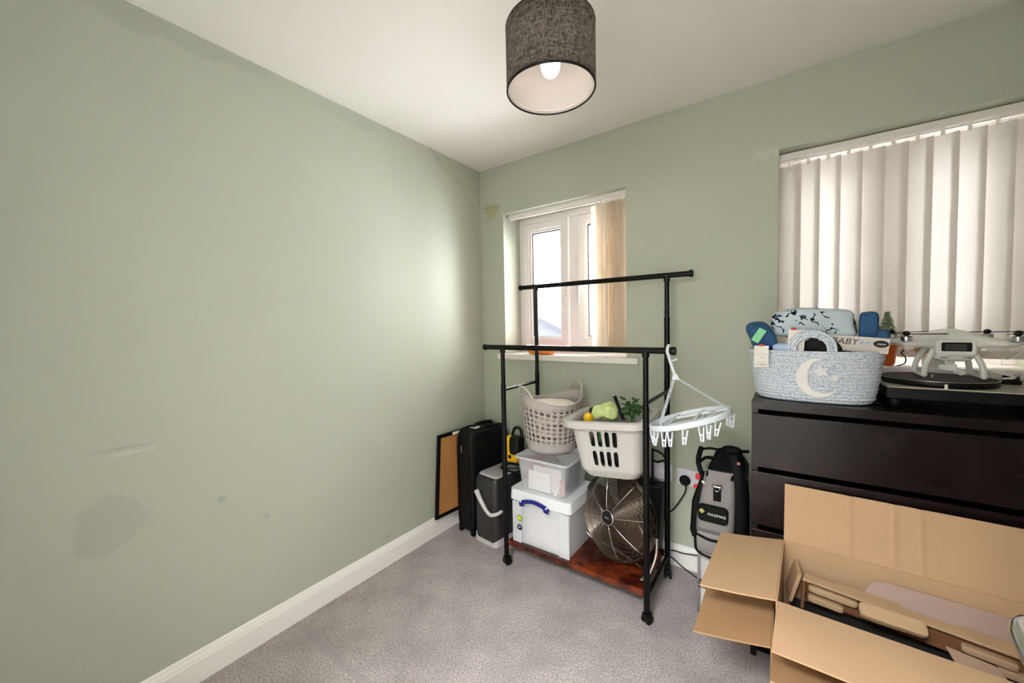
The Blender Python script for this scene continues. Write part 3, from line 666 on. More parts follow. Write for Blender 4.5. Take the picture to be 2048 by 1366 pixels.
# ------------------------------------------------------------------ slim black case and clamp behind the fan
b = MB(); b.hexa([(1.05, -.108, 0), (1.245, -.108, 0), (1.245, -.04, 0), (1.05, -.04, 0), (1.03, -.122, .455), (1.278, -.122, .455), (1.278, -.036, .455), (1.03, -.036, .455)])
tag(b.done('waste_bin', 'blackplastic', bevel=.006), 'black tapered bin standing against the wall behind the chrome fan', 'bin')
t = thing('spring_clamp', 'black hooked clamp above the black bin in front of the light switch', 'clamp', (1.238, -.075, .456))
b = MB(); b.box((-.025, 0, .085), (.010, .012, .17)); b.box((-.045, 0, .085), (.004, .008, .17)); b.box((-.03, 0, .006), (.05, .03, .012)); b.done('clamp_bar', 'blackplastic', t, bevel=.002)
for z, q in ((.175, .030), (.118, -.008)):
    b = MB(); b.tube(smoothpath([(-.03, 0, z), (.0, 0, z-.006), (.026, 0, z-q*.6), (.038, 0, z-q-.004)]), [.006]*18+[.008], 8); b.done('jaw', 'blackplastic', t, smooth=True)

# ------------------------------------------------------------------ cork board, suitcase, cool box, work light
TL, BL, TR = V((.014, -.492, .627)), V((.030, -.545, .118)), V((.078, -.030, .640))
BR = BL+(TR-TL); ex = (TR-TL); ez = (TL-BL); ny = ex.cross(ez).normalized()
if ny.x < 0: ny = -ny
t = thing('cork_board', 'cork notice board in black frame leaning against the left wall behind the suitcase', 'notice board', (0, 0, 0))
def plank(mb, a, b_, c, d, off, th): mb.hexa([a+ny*off, b_+ny*off, c+ny*off, d+ny*off, a+ny*(off+th), b_+ny*(off+th), c+ny*(off+th), d+ny*(off+th)])
exn, ezn = ex.normalized(), ez.normalized(); fwid = .020; b = MB()
plank(b, BL, BL+exn*fwid, TL+exn*fwid, TL, 0, .016); plank(b, BR-exn*fwid, BR, TR, TR-exn*fwid, 0, .016)
plank(b, BL+exn*fwid, BR-exn*fwid, BR-exn*fwid+ezn*fwid, BL+exn*fwid+ezn*fwid, 0, .016); plank(b, TL+exn*fwid-ezn*fwid, TR-exn*fwid-ezn*fwid, TR-exn*fwid, TL+exn*fwid, 0, .016)
b.done('frame', 'blackplastic', t, weld=False)
b = MB(); plank(b, BL+(exn+ezn)*fwid, BR+(ezn-exn)*fwid, TR-(exn+ezn)*fwid, TL+(exn-ezn)*fwid, .003, .006); b.done('cork_panel', 'cork', t)
c0 = TL+exn*.11-ezn*.010; b = MB(); plank(b, c0-ezn*.010, c0+exn*.075-ezn*.010, c0+exn*.075+ezn*.006, c0+ezn*.006, .0165, .001); b.done('paper_label', 'paper', t)
t = thing('suitcase', 'large black soft suitcase standing upright in the corner', 'suitcase', (.176, -.240, 0), rot=(0, 0, math.radians(-7)))
b = MB(); b.soft((0, 0, .332), (.158, .340, .648), 9, 26); b.done('shell', 'suit', t, smooth=True)
b = MB()
for x in (-.052, .052): b.tube([(x*1.0, .172*math.copysign(abs(math.cos(a))**.28, math.cos(a)), .332+.327*math.copysign(abs(math.sin(a))**.28, math.sin(a))) for a in [2*PI*k/72 for k in range(72)]], .0035, 6, closed=True)
b.done('piping', 'blackplastic', t, smooth=True)
b = MB(); b.tube(smoothpath([(0, -.08, .655), (0, -.07, .672), (0, 0, .680), (0, .07, .672), (0, .08, .655)]), .010, 10); b.done('carry_handle', 'suit', t, smooth=True)
b = MB(); b.box((.0, -.05, .662), (.042, .022, .004), T(0, 0, 0) @ E(0, 0, 0)); b.box((.016, -.085, .664), (.05, .04, .0015), T(0, 0, 0)); b.done('luggage_tag', 'cream', t)
b = MB(); b.cyl((-.010, -.174, .520), (-.014, -.174, .562), .0032, 8); b.done('zip_pull', 'satin', t)
for s in (-1, 1):
    b = MB(); b.lathe([(.016, -.009), (.018, -.006), (.018, .006), (.016, .009)], 20, T(s*.055, -.150, .0185) @ E(0, PI/2, 0)); b.box((s*.055, -.143, .032), (.028, .034, .022)); b.done('wheel', 'blackplastic', t, smooth='auto')
b = MB(); b.box((0, .150, .012), (.10, .03, .024)); b.done('foot', 'blackplastic', t)

t = thing('cool_box', 'tall charcoal and silver electric cool box beside the suitcase', 'cool box', (.352, -.288, 0), rz=math.radians(-7))
b = MB(); rows = []
hw_, hd_ = .091, .140
for z, s in ((.012, .985), (.05, 1.0), (.20, 1.01), (.34, 1.0), (.385, .985), (.402, .95), (.408, .90)):
    rows.append([V((x, y, z)) for x, y in rrect(hw_*2*s, hd_*2*s, .030*s, 5)])
vs = b.quadgrid(rows, False, True); b.b.faces.new(vs[0][::-1]); b.b.faces.new(vs[-1]); b.done('body', 'dgrey', t, smooth='auto')
b = MB(); rows = [[V((x, y, z+(.016+.034*((x/hw_)**2) if q else 0))) for x, y in rrect(hw_*2*s, hd_*2*s, .030, 8)] for z, s, q in ((0.002, .96, 0), (.008, 1.03, 0), (.000, 1.035, 1), (.002, 1.0, 1))]
b.quadgrid(rows, False, True); b.done('base_trim', 'silver', t, smooth='auto')
b = MB(); rows = [[V((x, y+.012, z)) for x, y in rrect(.150*s, .25*s, .02, 5)] for z, s in ((.406, 1.04), (.412, 1.03), (.417, .98))]
vs = b.quadgrid(rows, False, True); b.b.faces.new(vs[-1]); b.done('lid', 'grey', t, smooth='auto')
b = MB(); pth = smoothpath([(-.055, -.152, .320), (-.02, -.160, .285), (.03, -.163, .235), (.060, -.160, .212), (.085, -.150, .212), (.099, -.125, .216), (.100, -.10, .22)])
b.tube(pth, [.017-.006*min(1, i/14) for i in range(len(pth))], 10); b.done('carry_handle', 'silver', t, smooth=True)

t = thing('work_light', 'yellow and black portable work light on top of the cool box', 'work light', (.415, -.235, .419))
b = MB(); b.soft((0, 0, .125), (.105, .075, .160), 5, 16); b.done('housing', 'yellow', t, smooth=True)
b = MB(); b.soft((.036, -.012, .155), (.075, .080, .115), 5, 14); b.box((.0, -.039, .085), (.018, .01, .02)); b.done('grip_cover', 'blackplastic', t, smooth='auto')
b = MB(); b.tube(smoothpath([(-.005, 0, .20), (.008, 0, .245), (.035, 0, .262), (.060, 0, .245), (.066, 0, .20)]), .0095, 10); b.done('handle', 'blackplastic', t, smooth=True)
b = MB(); b.tube(smoothpath([(-.055, -.02, .06), (-.062, -.03, .02), (-.050, -.055, .006), (.02, -.065, .006), (.085, -.05, .006), (.105, 0, .006), (.085, .05, .006), (-.04, .05, .006), (-.062, .0, .02), (-.055, .01, .06)]), .006, 8)
b.tube([(-.045, -.058, .006), (.09, .045, .006)], .004, 8); b.done('stand', 'black', t, smooth=True)

# ------------------------------------------------------------------ sock airer hanging from the rail end
t = thing('peg_airer', 'white oval clothes peg airer hanging by chains from the end of the front rail', 'clothes airer', (0, 0, 0))
RC = V((1.478, -.520, .925)); tilt = math.radians(-17.5); RM = T(*RC) @ E(0, tilt, 0); AR, AS = .155, 1.0
def apt(a, r=1, dz=0): return RM @ V((AR*r*math.cos(a), AR*r*AS*math.sin(a), dz))
b = MB()
b.quadgrid([[apt(2*PI*k/64, r, z) for k in range(64)] for r, z in ((1.0, .010), (1.015, 0), (1.0, -.010), (.93, -.010), (.93, .010))], True, True)
b.quadgrid([[apt(2*PI*k/48, r, z) for k in range(48)] for r, z in ((.66, .004), (.66, -.004), (.56, -.004), (.56, .004))], True, True)
for s in (-.42, .42):
    h = math.sqrt(1-s*s)*.96; b.box((0, 0, 0), (AR*2*h, .012, .006), RM @ T(0, s*AR, 0))
b.box((0, 0, 0), (.012, AR*2*.955, .006), RM @ T(.03, 0, 0)); b.box((0, 0, 0), (.012, AR*1.75, .006), RM @ T(-.07, 0, 0))
b.done('ring_frame', 'airer', t, smooth='auto', weld=False)
top = V((1.424, -.516, 1.088))
b = MB(); b.tube(smoothpath([(1.398, FY+.0225*math.cos(a), 1.190+.0225*math.sin(a)) for a in [math.radians(-35+25*k) for k in range(10)]]+[(1.404, FY-.012, 1.155), (1.413, FY-.009, 1.125), (1.422, -.516, 1.094)]), .0062, 8)
b.tube([(1.412, FY-.008, 1.150), (1.432, FY-.008, 1.158)], [.004, .005], 8); b.prism([(-.012, -.010), (.016, -.008), (.006, .016), (-.008, .016)], .006, T(1.424, -.513, 1.084) @ FACE)
b.done('hook', 'airer', t, smooth='auto')
def chain(a, b_, name):
    a, b_ = V(a), V(b_); d = b_-a; L = d.length; n = max(6, int(L/.0145)); mb = MB(); dn = d.normalized(); o = dn.orthogonal().normalized(); o2 = dn.cross(o)
    for i in range(n):
        c = a+d*((i+.5)/n); s = o if i % 2 else o2; l = L/n*.68
        mb.tube([c+dn*(l*math.cos(q))+s*(.0042*math.sin(q)) for q in [2*PI*k/10 for k in range(10)]], .0013, 5, closed=True)
    mb.done(name, 'airer', t, smooth=True)
chain(top+V((-.008, 0, -.010)), apt(PI*.86, .92, .004), 'chain'); chain(top+V((-.004, .004, -.010)), apt(-PI*.70, .95, .004), 'chain'); chain(top+V((.012, 0, -.010)), apt(.35, .92, .004), 'chain')
pegproto = None
for k, a in enumerate([PI*1.0, PI*1.08, PI*.90, -PI*.76, -PI*.66, -PI*.60, -PI*.36, -PI*.22, -PI*.30, PI*.80, PI*.45, PI*.06, PI*.12, -PI*.48]):
    p = apt(a, .96, -.012); m = T(*p) @ E(random.uniform(-.12, .12), random.uniform(-.12, .12), random.uniform(-.6, .6))
    b = MB(); b.tube([(0, 0, .010), (0, 0, -.004)], .0012, 5)
    for s in (-1, 1): b.hexa([V(q) for q in ((s*.001, -.004, -.056), (s*.006, -.004, -.056), (s*.006, .004, -.056), (s*.001, .004, -.056), (s*.007, -.004, -.002), (s*.011, -.004, -.002), (s*.011, .004, -.002), (s*.007, .004, -.002))])
    b.box((0, 0, -.032), (.014, .006, .006)); bmesh.ops.transform(b.b, matrix=m, verts=b.b.verts); b.done('peg', 'airer', t)
b = MB(); q = apt(.0, .95, -.018); b.tube([(q.x+.006*math.cos(a), q.y, q.z+.006*math.sin(a)) for a in [2*PI*k/12 for k in range(12)]], .0018, 5, closed=True); b.done('ring_loop', 'airer', t, smooth=True)

# ------------------------------------------------------------------ switch, socket, plug and cables
t = thing('light_switch', 'white single fused switch plate on back wall behind the rack', 'switch', (1.226, 0, .498))
b = MB(); b.box((0, -.005, 0), (.147, .009, .087)); b.done('plate', 'sockwhite', t, bevel=.002)
b = MB(); b.box((.025, -.011, .0), (.018, .005, .026), E(.12, 0, 0)); b.done('rocker', 'white', t, bevel=.0015)
t = thing('wall_socket', 'white double plug socket on the back wall beside the rack', 'socket', (1.396, 0, .490))
b = MB(); b.box((0, -.005, 0), (.147, .009, .087)); b.done('plate', 'sockwhite', t, bevel=.002)
b = MB()
for x in (-.012, .012): b.box((x, -.0105, .028), (.010, .004, .016))
b.done('switch_rocker', 'white', t, bevel=.001)
t = thing('plug', 'round black mains plug in the wall socket with its cable', 'plug', (1.362, -.0098, .476))
b = MB(); b.lathe([(.025, 0), (.027, .006), (.026, .016), (.020, .022)], 24, FACE); b.done('plug_body', 'rubber', t, smooth='auto')
b = MB(); b.tube(smoothpath([(.004, -.018, -.012), (.006, -.020, -.04), (-.002, -.020, -.07), (-.045, -.018, -.15), (-.095, -.018, -.215), (-.135, -.018, -.30), (-.15, -.018, -.40), (-.145, -.025, -.464)]), .0032, 8); b.done('plug_cable', 'rubber', t, smooth=True)
b = MB(); b.tube(smoothpath([(1.245, -.030, .060), (1.30, -.030, .086), (1.36, -.030, .088), (1.43, -.030, .100), (1.47, -.035, .110)]), .003, 8); tag(b.done('cable', 'rubber', smooth=True), 'upper black cable running along the white skirting behind the rack', 'cable')
b = MB(); b.tube(smoothpath([(1.245, -.045, .050), (1.30, -.045, .055), (1.36, -.060, .030), (1.42, -.070, .008), (1.46, -.08, .004)]), .003, 8); tag(b.done('cable', 'rubber', smooth=True), 'lower black cable sagging onto carpet below the skirting behind the rack', 'cable')

# ------------------------------------------------------------------ aluminium flight cases and equipment bag
def alucase(label, w, d, h, loc, rz):
    t = thing('flight_case', label, 'case', loc, rz)
    b = MB(); b.box((0, 0, h/2), (w-.010, d-.010, h-.010)); b.done('panel', 'silver', t)
    b = MB(); e = .014
    for x in (-1, 1):
        for y in (-1, 1): b.box((x*(w/2-e/2), y*(d/2-e/2), h/2), (e, e, h))
        for z in (e/2, h-e/2): b.box((x*(w/2-e/2), 0, z), (e, d-e*2, e))
    for y in (-1, 1):
        for z in (e/2, h-e/2): b.box((0, y*(d/2-e/2), z), (w-e*2, e, e))
    b.done('edge_extrusion', 'satin', t, weld=False)
    b = MB()
    for x in (-1, 1):
        for z in (.010, h-.010): b.ball((x*(w/2-.010), -d/2+.010, z), .0115, 8, (1, 1, 1))
    b.done('corner_ball', 'dgrey', t, smooth=True)
    b = MB(); b.box((-w/2+.055, -d/2-.003, h-.012), (.028, .008, .030)); b.box((w/2-.055, -d/2-.003, h-.012), (.028, .008, .030)); b.done('latch', 'chrome', t, bevel=.002)
alucase('lower aluminium flight case standing on the carpet under the grey bag', .185, .17, .132, (1.565, -.238, .006), .0)
alucase('upper aluminium flight case carrying the grey and black bag', .183, .17, .150, (1.565, -.238, .145), .0)
BZ = .302
t = thing('equipment_bag', 'grey and black canvas equipment bag with MAGMAG lettering standing on the aluminium cases', 'bag', (1.553, -.262, BZ))
t.scale = (.97, 1, .925)
def loft(mb, secs, n=5):
    rows = [[V((cx+x, cy+y, z)) for x, y in rrect(w, d, r, n)] for z, cx, cy, w, d, r in secs]
    vs = mb.quadgrid(rows, False, True); mb.b.faces.new(vs[0][::-1]); mb.b.faces.new(vs[-1]); return mb
b = MB(); loft(b, [(.0, -.015, -.01, .135, .13, .03), (.02, -.015, -.012, .150, .155, .035), (.15, -.010, -.008, .152, .155, .03), (.30, .002, .005, .136, .140, .03), (.385, .006, .010, .120, .125, .03)]); b.done('canvas_body', 'bag', t, smooth='auto')
b = MB(); loft(b, [(.04, -.093, .01, .030, .12, .012), (.07, -.096, .01, .042, .13, .015), (.22, -.088, .01, .040, .13, .015), (.335, -.062, .012, .026, .10, .010)]); b.done('side_pocket', 'bagblack', t, smooth='auto')
b = MB(); loft(b, [(.0, .075, .015, .060, .13, .02), (.03, .078, .015, .075, .15, .03), (.25, .078, .02, .070, .15, .03), (.42, .068, .025, .060, .13, .025), (.46, .055, .028, .045, .10, .018)]); b.done('side_panel', 'bagblack', t, smooth='auto')
b = MB(); b.hexa([(-.054, -.056, .345), (.064, -.056, .345), (.080, .07, .40), (-.038, .07, .40), (-.048, -.050, .385), (.058, -.050, .378), (.075, .065, .465), (-.015, .065, .470)]); b.done('top_flap', 'bagblack', t, bevel=.012, seg=3, smooth='auto')
b = MB(); b.soft((.045, .06, .455), (.085, .05, .05), 3, 10, .006, 30); b.done('grab_handle', 'bagblack', t, smooth=True)
b = MB(); b.prism(rrect(.118, .075, .018, 5), .022, T(-.014, -.083, .197) @ E(-.06, 0, 0) @ FACE); fl = b.done('pocket_flap', 'bagblack', t, bevel=.005, seg=3, smooth='auto')
text('lettering', 'MAGMAG', .0165, 'paper', fl, T(.003, -.1075, .199) @ E(-.06, 0, 0) @ E(PI/2, 0, 0))
b = MB(); em = T(-.056, -.1065, .208) @ E(-.06, 0, 0) @ FACE
for s0, s1 in ((.0115, .0085),):
    pts = [(0, s0), (s0, 0), (0, -s0), (-s0, 0)]; pin = [(0, s1), (s1, 0), (0, -s1), (-s1, 0)]
    for i in range(4): b.prism([pts[i], pts[(i+1) % 4], pin[(i+1) % 4], pin[i]], .0009, em)
b.prism([(-.004, .0035), (.004, .0035), (.004, .001), (-.001, .001), (-.001, -.002), (.004, -.002), (.004, -.0045), (-.004, -.0045)], .0009, em); b.done('emblem', 'yellowprint', fl)
b = MB(); loft(b, [(.015, -.018, -.100, .095, .03, .012), (.03, -.018, -.104, .118, .045, .016), (.085, -.018, -.106, .120, .045, .016), (.115, -.018, -.100, .118, .038, .014)]); lp = b.done('front_pocket', 'bag', t, smooth='auto')
b = MB(); b.tube(smoothpath([(-.078, -.118, .118), (-.080, -.121, .06), (-.070, -.124, .022), (-.018, -.130, .010), (.034, -.124, .022)]), .0055, 8); b.tube(smoothpath([(-.072, -.120, .100), (-.018, -.131, .092), (.040, -.120, .095)]), .006, 8); b.done('pocket_binding', 'bagblack', lp, smooth=True)
b = MB(); b.box((.0, -.0755, .290), (.030, .006, .070), E(-.0, 0, 0)); st = b.done('webbing', 'bagblack', t)
b = MB(); tri = [(-.018, .012), (.018, .012), (.004, -.018), (-.004, -.018)]
b.tube([(x, -.083, .322+z) for x, z in [(-.019, .014), (.019, .014), (.019, .006), (.005, -.018), (-.005, -.018), (-.019, .006)]], .0028, 6, closed=True); b.box((0, -.083, .324), (.030, .003, .006)); b.done('triangle_ring', 'chrome', t, smooth='auto')
b = MB()
for pth, r in (([(-.065, -.02, .33), (-.085, -.02, .40), (-.080, -.015, .45), (-.072, -.01, .478)], .011), ([(-.075, -.01, .465), (-.04, .01, .470), (.0, .03, .462), (.03, .05, .46)], .006), ([(-.08, -.015, .405), (-.055, .0, .425), (-.02, .02, .42)], .008), ([(.07, .05, .47), (.09, .02, .475), (.112, .01, .482)], .007), ([(.08, .03, .455), (.104, .0, .43), (.108, -.02, .39), (.1, -.02, .34)], .007)):
    b.tube(smoothpath(pth), r, 8)
b.done('strap', 'bagblack', t, smooth=True)
for p_, d_ in (((-.086, -.030, .335), (.022, .010, .030)), ((-.090, -.032, .285), (.030, .010, .022))):
    b = MB(); b.soft(p_, d_, 3, 8, .003, 40); label_part(b.done('toggle', 'red', t, smooth=True), 'bright red toggle')
b = MB(); b.tube([(-.062, -.06, .330), (-.052, -.066, .322)], .005, 8); b.done('buckle', 'paper', t)
b = MB(); b.ball((.078, -.035, .432), .007, 8, (1, .5, 1)); b.done('badge', 'rose', t)

# ------------------------------------------------------------------ chest of drawers
CX0, CX1, CY, CT = 1.684, 2.484, -.462, 1.006
t = thing('chest_of_drawers', 'tall dark espresso chest of four wide drawers under the large window', 'chest of drawers', (0, 0, 0))
b = MB(); b.box(((CX0+CX1)/2, CY/2-.006, CT-.0155), (CX1-CX0, -CY-.012, .031)); b.done('top', 'chest', t, bevel=.0015)
for x in (CX0+.010, CX1-.010):
    b = MB(); b.box((x, CY/2+.004, (CT-.031)/2), (.020, -CY-.032, CT-.031)); b.done('side_panel', 'chest', t)
b = MB(); b.box(((CX0+CX1)/2, -.022, .5), (CX1-CX0-.04, .006, .90)); b.box(((CX0+CX1)/2, CY+.06, .04), (CX1-CX0-.04, .02, .07)); b.done('back_panel', 'chest', t, weld=False)
zt = [(.757, .957), (.535, .737), (.313, .515), (.070, .293)]
for z0, z1 in zt:
    b = MB(); b.box(((CX0+CX1)/2, CY+.009, (z0+z1)/2), (CX1-CX0-.004, .018, z1-z0)); d = b.done('drawer', 'chest', t, bevel=.0012)
    b = MB(); b.box(((CX0+CX1)/2, CY+.22, (z0+z1)/2-.012), (CX1-CX0-.06, .38, z1-z0-.05)); b.done('drawer_box', 'chest', d)
# ------------------------------------------------------------------ rope basket of baby clothes
TOPZ = CT+.0008
t = thing('rope_basket', 'pale blue oval rope basket with a white felt moon and stars on the chest', 'basket', (1.868, -.318, TOPZ), rz=math.radians(-3))
BHt = .190
def bw(z): q = z/BHt; return .170+.030*q**.8, .098+.022*q**.8
def oval(a, wx, wy, p=2.6):
    f = lambda w: math.copysign(abs(w)**(2/p), w); return f(math.cos(a))*wx, f(math.sin(a))*wy
b = MB(); rows = []; NC = 16
for c in range(NC):
    for k in range(6):
        q = (c+k/6)/NC; z = BHt*q; wx, wy = bw(z); o = .0045*math.sin(PI*k/6)**.7+.0008*math.sin(c*2.1); zz = z+(.004 if c == 0 and k < 2 else 0)*0
        s = 1-.05*max(0, 1-q*12)
        rows.append([V((*oval(2*PI*j/120, wx*s+o, wy*s+o), z)) for j in range(120)])
vs = b.quadgrid(rows, False, True); b.b.faces.new(vs[0][::-1])
b.done('basket_body', 'rope', t, smooth=True, solid=.005, off=-1)
for sgn in (-1, 1):
    b = MB()
    for k in range(3):
        r = .040+.0085*k*1.0+.002
        pts = [(r*1.12*math.cos(a)+.002, sgn*(.110+(.004 if sgn > 0 else 0)), BHt-.020+(r*1.08)*max(0, math.sin(a))+(.045-0)*1.0*(1 if .2 < a < 2.94 else .6)) for a in [PI*i/20 for i in range(21)]]
        pts = [(x, y, z) for x, y, z in pts]
        b.tube([(r*1.12, sgn*.112, BHt-.03)]+[(r*1.12*math.cos(a), sgn*.112, BHt+.006+r*1.05*math.sin(a)) for a in [PI*i/20 for i in range(21)]]+[(-r*1.12, sgn*.112, BHt-.03)], .0052, 8)
    b.done('handle', 'rope', t, smooth=True)
def front_y(x, z):
    wx, wy = bw(z); p = 2.6; q = max(0, 1-(abs(x)/wx)**p); return -(wy*q**(1/p))-.0062
def appl(poly_rows, name, mat='felt'):
    b = MB(); b.quadgrid([[V((x, front_y(x, z), z)) for x, z in row] for row in poly_rows]); return b.done(name, mat, t, smooth=True, solid=.003, off=0)
mcx, mcz = .018, .092; rows = []
for i in range(25):
    a = math.radians(75+ (330-75)*i/24)
    ox, oz = mcx+.068*math.cos(a)*.92, mcz+.072*math.sin(a)
    # inner arc: circle offset to the right/up
    a2 = math.radians(75+(330-75)*i/24); w = math.sin(PI*i/24)
    ix, iz = ox+(.040*w)*(-math.cos(a2+.25)), oz+(.040*w)*(-math.sin(a2+.25))
    rows.append([(ox+(ix-ox)*k/4, oz+(iz-oz)*k/4) for k in range(5)])
appl(rows, 'felt_moon')
for sx, sz, sr in ((.028, .118, .024), (.064, .096, .013)):
    b = MB(); cc = b.b.verts.new((sx, front_y(sx, sz)-.002, sz)); vs = []
    for k in range(10):
        a = PI/2+.25+k*PI/5; r = sr if k % 2 == 0 else sr*.45; x, z = sx+r*math.cos(a), sz+r*math.sin(a); vs.append(b.b.verts.new((x, front_y(x, z)-.001, z)))
    for k in range(10): b.b.faces.new((cc, vs[k], vs[(k+1) % 10]))
    b.done('felt_star', 'felt', t, solid=.003)
BX, BYY, B0 = 1.868, -.318, TOPZ
def basket_item(name, mat, c, d, label, cat, rot=(0, 0, 0), amp=.006, ns=16, p=4, seed=1, res=16):
    b = MB(); b.soft((0, 0, 0), d, p, res, amp, ns, seed=seed); return tag(b.done(name, mat, smooth=True), label, cat, None, (BX+c[0], BYY+c[1], B0+c[2]), rot)
basket_item('baby_blanket', 'denim', (.0, .0, .098), (.270, .150, .180), 'blue cotton clothes packed inside the rope basket behind the handle', 'clothes', p=5, seed=2, amp=.008)
basket_item('rolled_babygrow', 'print', (.0, -.005, .284), (.246, .140, .106), 'pale grey printed babygrow rolled on top of the rope basket', 'clothes', (0, .03, -.02), .022, 11, 5.5, 4, 34)
basket_item('blue_babygrow', 'denim', (.156, -.005, .264), (.050, .130, .108), 'blue folded trousers at the roll end above the rope basket', 'clothes', (0, .0, -.1), .012, 18, 6, 5)
basket_item('blue_sock', 'denim', (.186, -.050, .232), (.036, .07, .060), 'small blue sock tucked beside the folded blue trousers', 'sock', (0, .1, 0), .005, 30, 3, 6)
basket_item('blue_sleeve_top', 'denim', (-.158, -.047, .240), (.074, .100, .104), 'blue top spilling over the near end of the rope basket', 'clothes', (.1, -.35, .2), .018, 16, 4, 7)
basket_item('pale_blue_vest', 'pale', (-.080, -.072, .196), (.085, .06, .036), 'pale blue vest folded between the paper tags in the rope basket', 'clothes', (0, 0, 0), .003, 30, 3.5, 8)
basket_item('black_babygrow', 'dark', (.035, -.056, .205), (.12, .06, .050), 'black garment seen through the arch of the rope basket handle', 'clothes', (0, 0, 0), .005, 24, 3.5, 9)
def tagcard(label, c, w, h, rot, mat='paper', bars=True, redtop=False):
    t = thing('price_tag', label, 'tag', (BX+c[0], BYY+c[1], B0+c[2]), rot=rot)
    b = MB(); b.box((0, 0, 0), (w, .0012, h)); b.done('card', mat, t)
    if bars:
        b = MB(); x = -w*.36
        while x < w*.36:
            q = random.choice((.0008, .0014, .002)); b.box((x, -.0009, -h*.38), (q, .0004, h*.11)); x += q+random.choice((.0010, .0016))
        for z, a, l in ((.10, -.2, .3), (.10, .2, .25), (-.05, .05, .25), (-.26, -.05, .5), (.32, -.3, .12)): b.box((w*a, -.0009, h*z), (w*l, .0004, h*.022))
        b.done('barcode_print', 'grey', t)
    if redtop:
        b = MB(); b.box((0 if bars else -w*.2, -.0002, h*.5+.002), (w*.3, .002, .008)); b.done('tag_clip', 'red', t)
tagcard('white barcode price tag hanging over the near end of the rope basket', (-.155, -.134, .166), .046, .080, (-.12, 0, 0), redtop=True)
tagcard('white paper tag with red clip standing behind the rope handle', (-.050, -.095, .222), .050, .085, (.0, .06, 0), bars=False, redtop=True)
tagcard('mint green swing tag clipped to the blue top', (-.164, -.124, .244), .026, .055, (-.25, .55, .1), 'green', bars=False)
t = thing('header_card', 'white packaging card lettered BABY with a black oval in the rope basket', 'card', (BX+.106, BYY-.084, B0+.2145), rot=(.12, .09, -.04))
b = MB(); b.box((0, 0, 0), (.185, .0016, .052)); b.done('card', 'cream', t)
text('lettering', 'BABY', .030, 'dgrey', t, T(-.022, -.0013, .006) @ E(PI/2, 0, 0), shear=.2)
b = MB(); b.lathe([(.019, 0), (.019, .0008)], 28, T(.072, -.0010, .006) @ FACE, sx=1, sy=.62); ov = b.done('oval_mark', 'blackplastic', t)
text('oval_lettering', 'new', .013, 'paper', ov, T(.072, -.0022, .006) @ E(PI/2, 0, 0), shear=.3)
b = MB(); b.tube(smoothpath([(.020, -.0012, .000), (.026, -.0012, .010), (.032, -.0012, .003), (.038, -.0012, .006), (.042, -.0012, .014)]), .0028, 6); b.tube(smoothpath([(.049, -.0012, .012), (.049, -.0012, .000), (.046, -.0012, -.003)]), .0015, 6); b.done('drawn_mark', 'pale', t)

# ------------------------------------------------------------------ turntable, drone, plants on the sill
t = thing('record_turntable', 'grey record turntable with dark slipmat on top of the chest', 'turntable', (2.213, -.226, TOPZ+.004))
b = MB(); b.box((.050, 0, .046), (.395, .318, .036)); b.done('plinth', 'blackplastic', t, bevel=.003)
b = MB(); b.box((.050, 0, .0655), (.389, .312, .004)); tp = b.done('top_plate', 'tt', t)
for x in (-.12, .22):
    for y in (-.12, .12):
        b = MB(); b.lathe([(.016, -.004), (.02, .006), (.02, .022), (.015, .03)], 16, T(x, y, 0)); b.done('foot', 'rubber', t, smooth='auto')
b = MB(); b.lathe([(.138, .068), (.141, .072), (.142, .084), (.141, .088), (.001, .088)], 72); pl = b.done('platter', 'blackplastic', t, smooth='auto')
b = MB(); b.tube([((.1412)*math.cos(a*PI/40), (.1412)*math.sin(a*PI/40), .0875) for a in range(80)], .0012, 5, closed=True); b.done('platter_rim', 'satin', pl, smooth=True)
b = MB(); b.lathe([(.136, .0885), (.136, .0900), (.001, .0900)], 60); b.done('slipmat', 'slip', t)
b = MB(); b.cyl((-.018, -.045, .090), (-.018, -.045, .102), .0036, 12); b.done('spindle', 'satin', t, smooth='auto')
b = MB(); b.lathe([(.024, .067), (.024, .076), (.018, .084), (.018, .10)], 24, T(.190, .075, 0)); b.done('tonearm_base', 'blackplastic', t, smooth='auto')
b = MB(); b.tube(smoothpath([(.190, .085, .104), (.185, .02, .106), (.175, -.02, .104), (.160, -.035, .100)]), .004, 8); ta = b.done('tonearm', 'satin', t, smooth=True)
b = MB(); b.tube(smoothpath([(.110, .035, .112), (.145, .01, .110), (.163, -.025, .104), (.155, -.045, .098), (.135, -.050, .096)]), .005, 8); b.done('tonearm_lift', 'paper', ta, smooth=True)
b = MB(); b.box((.150, -.048, .093), (.030, .020, .008)); b.done('headshell', 'blackplastic', ta, bevel=.002)
b = MB(); b.box((.215, -.110, .070), (.03, .05, .006)); b.done('pitch_slider', 'blackplastic', t)
b = MB(); b.lathe([(.004, .067), (.004, .082)], 10, T(-.01, -.152, 0)); b.done('strobe_lamp', 'pearl', t)

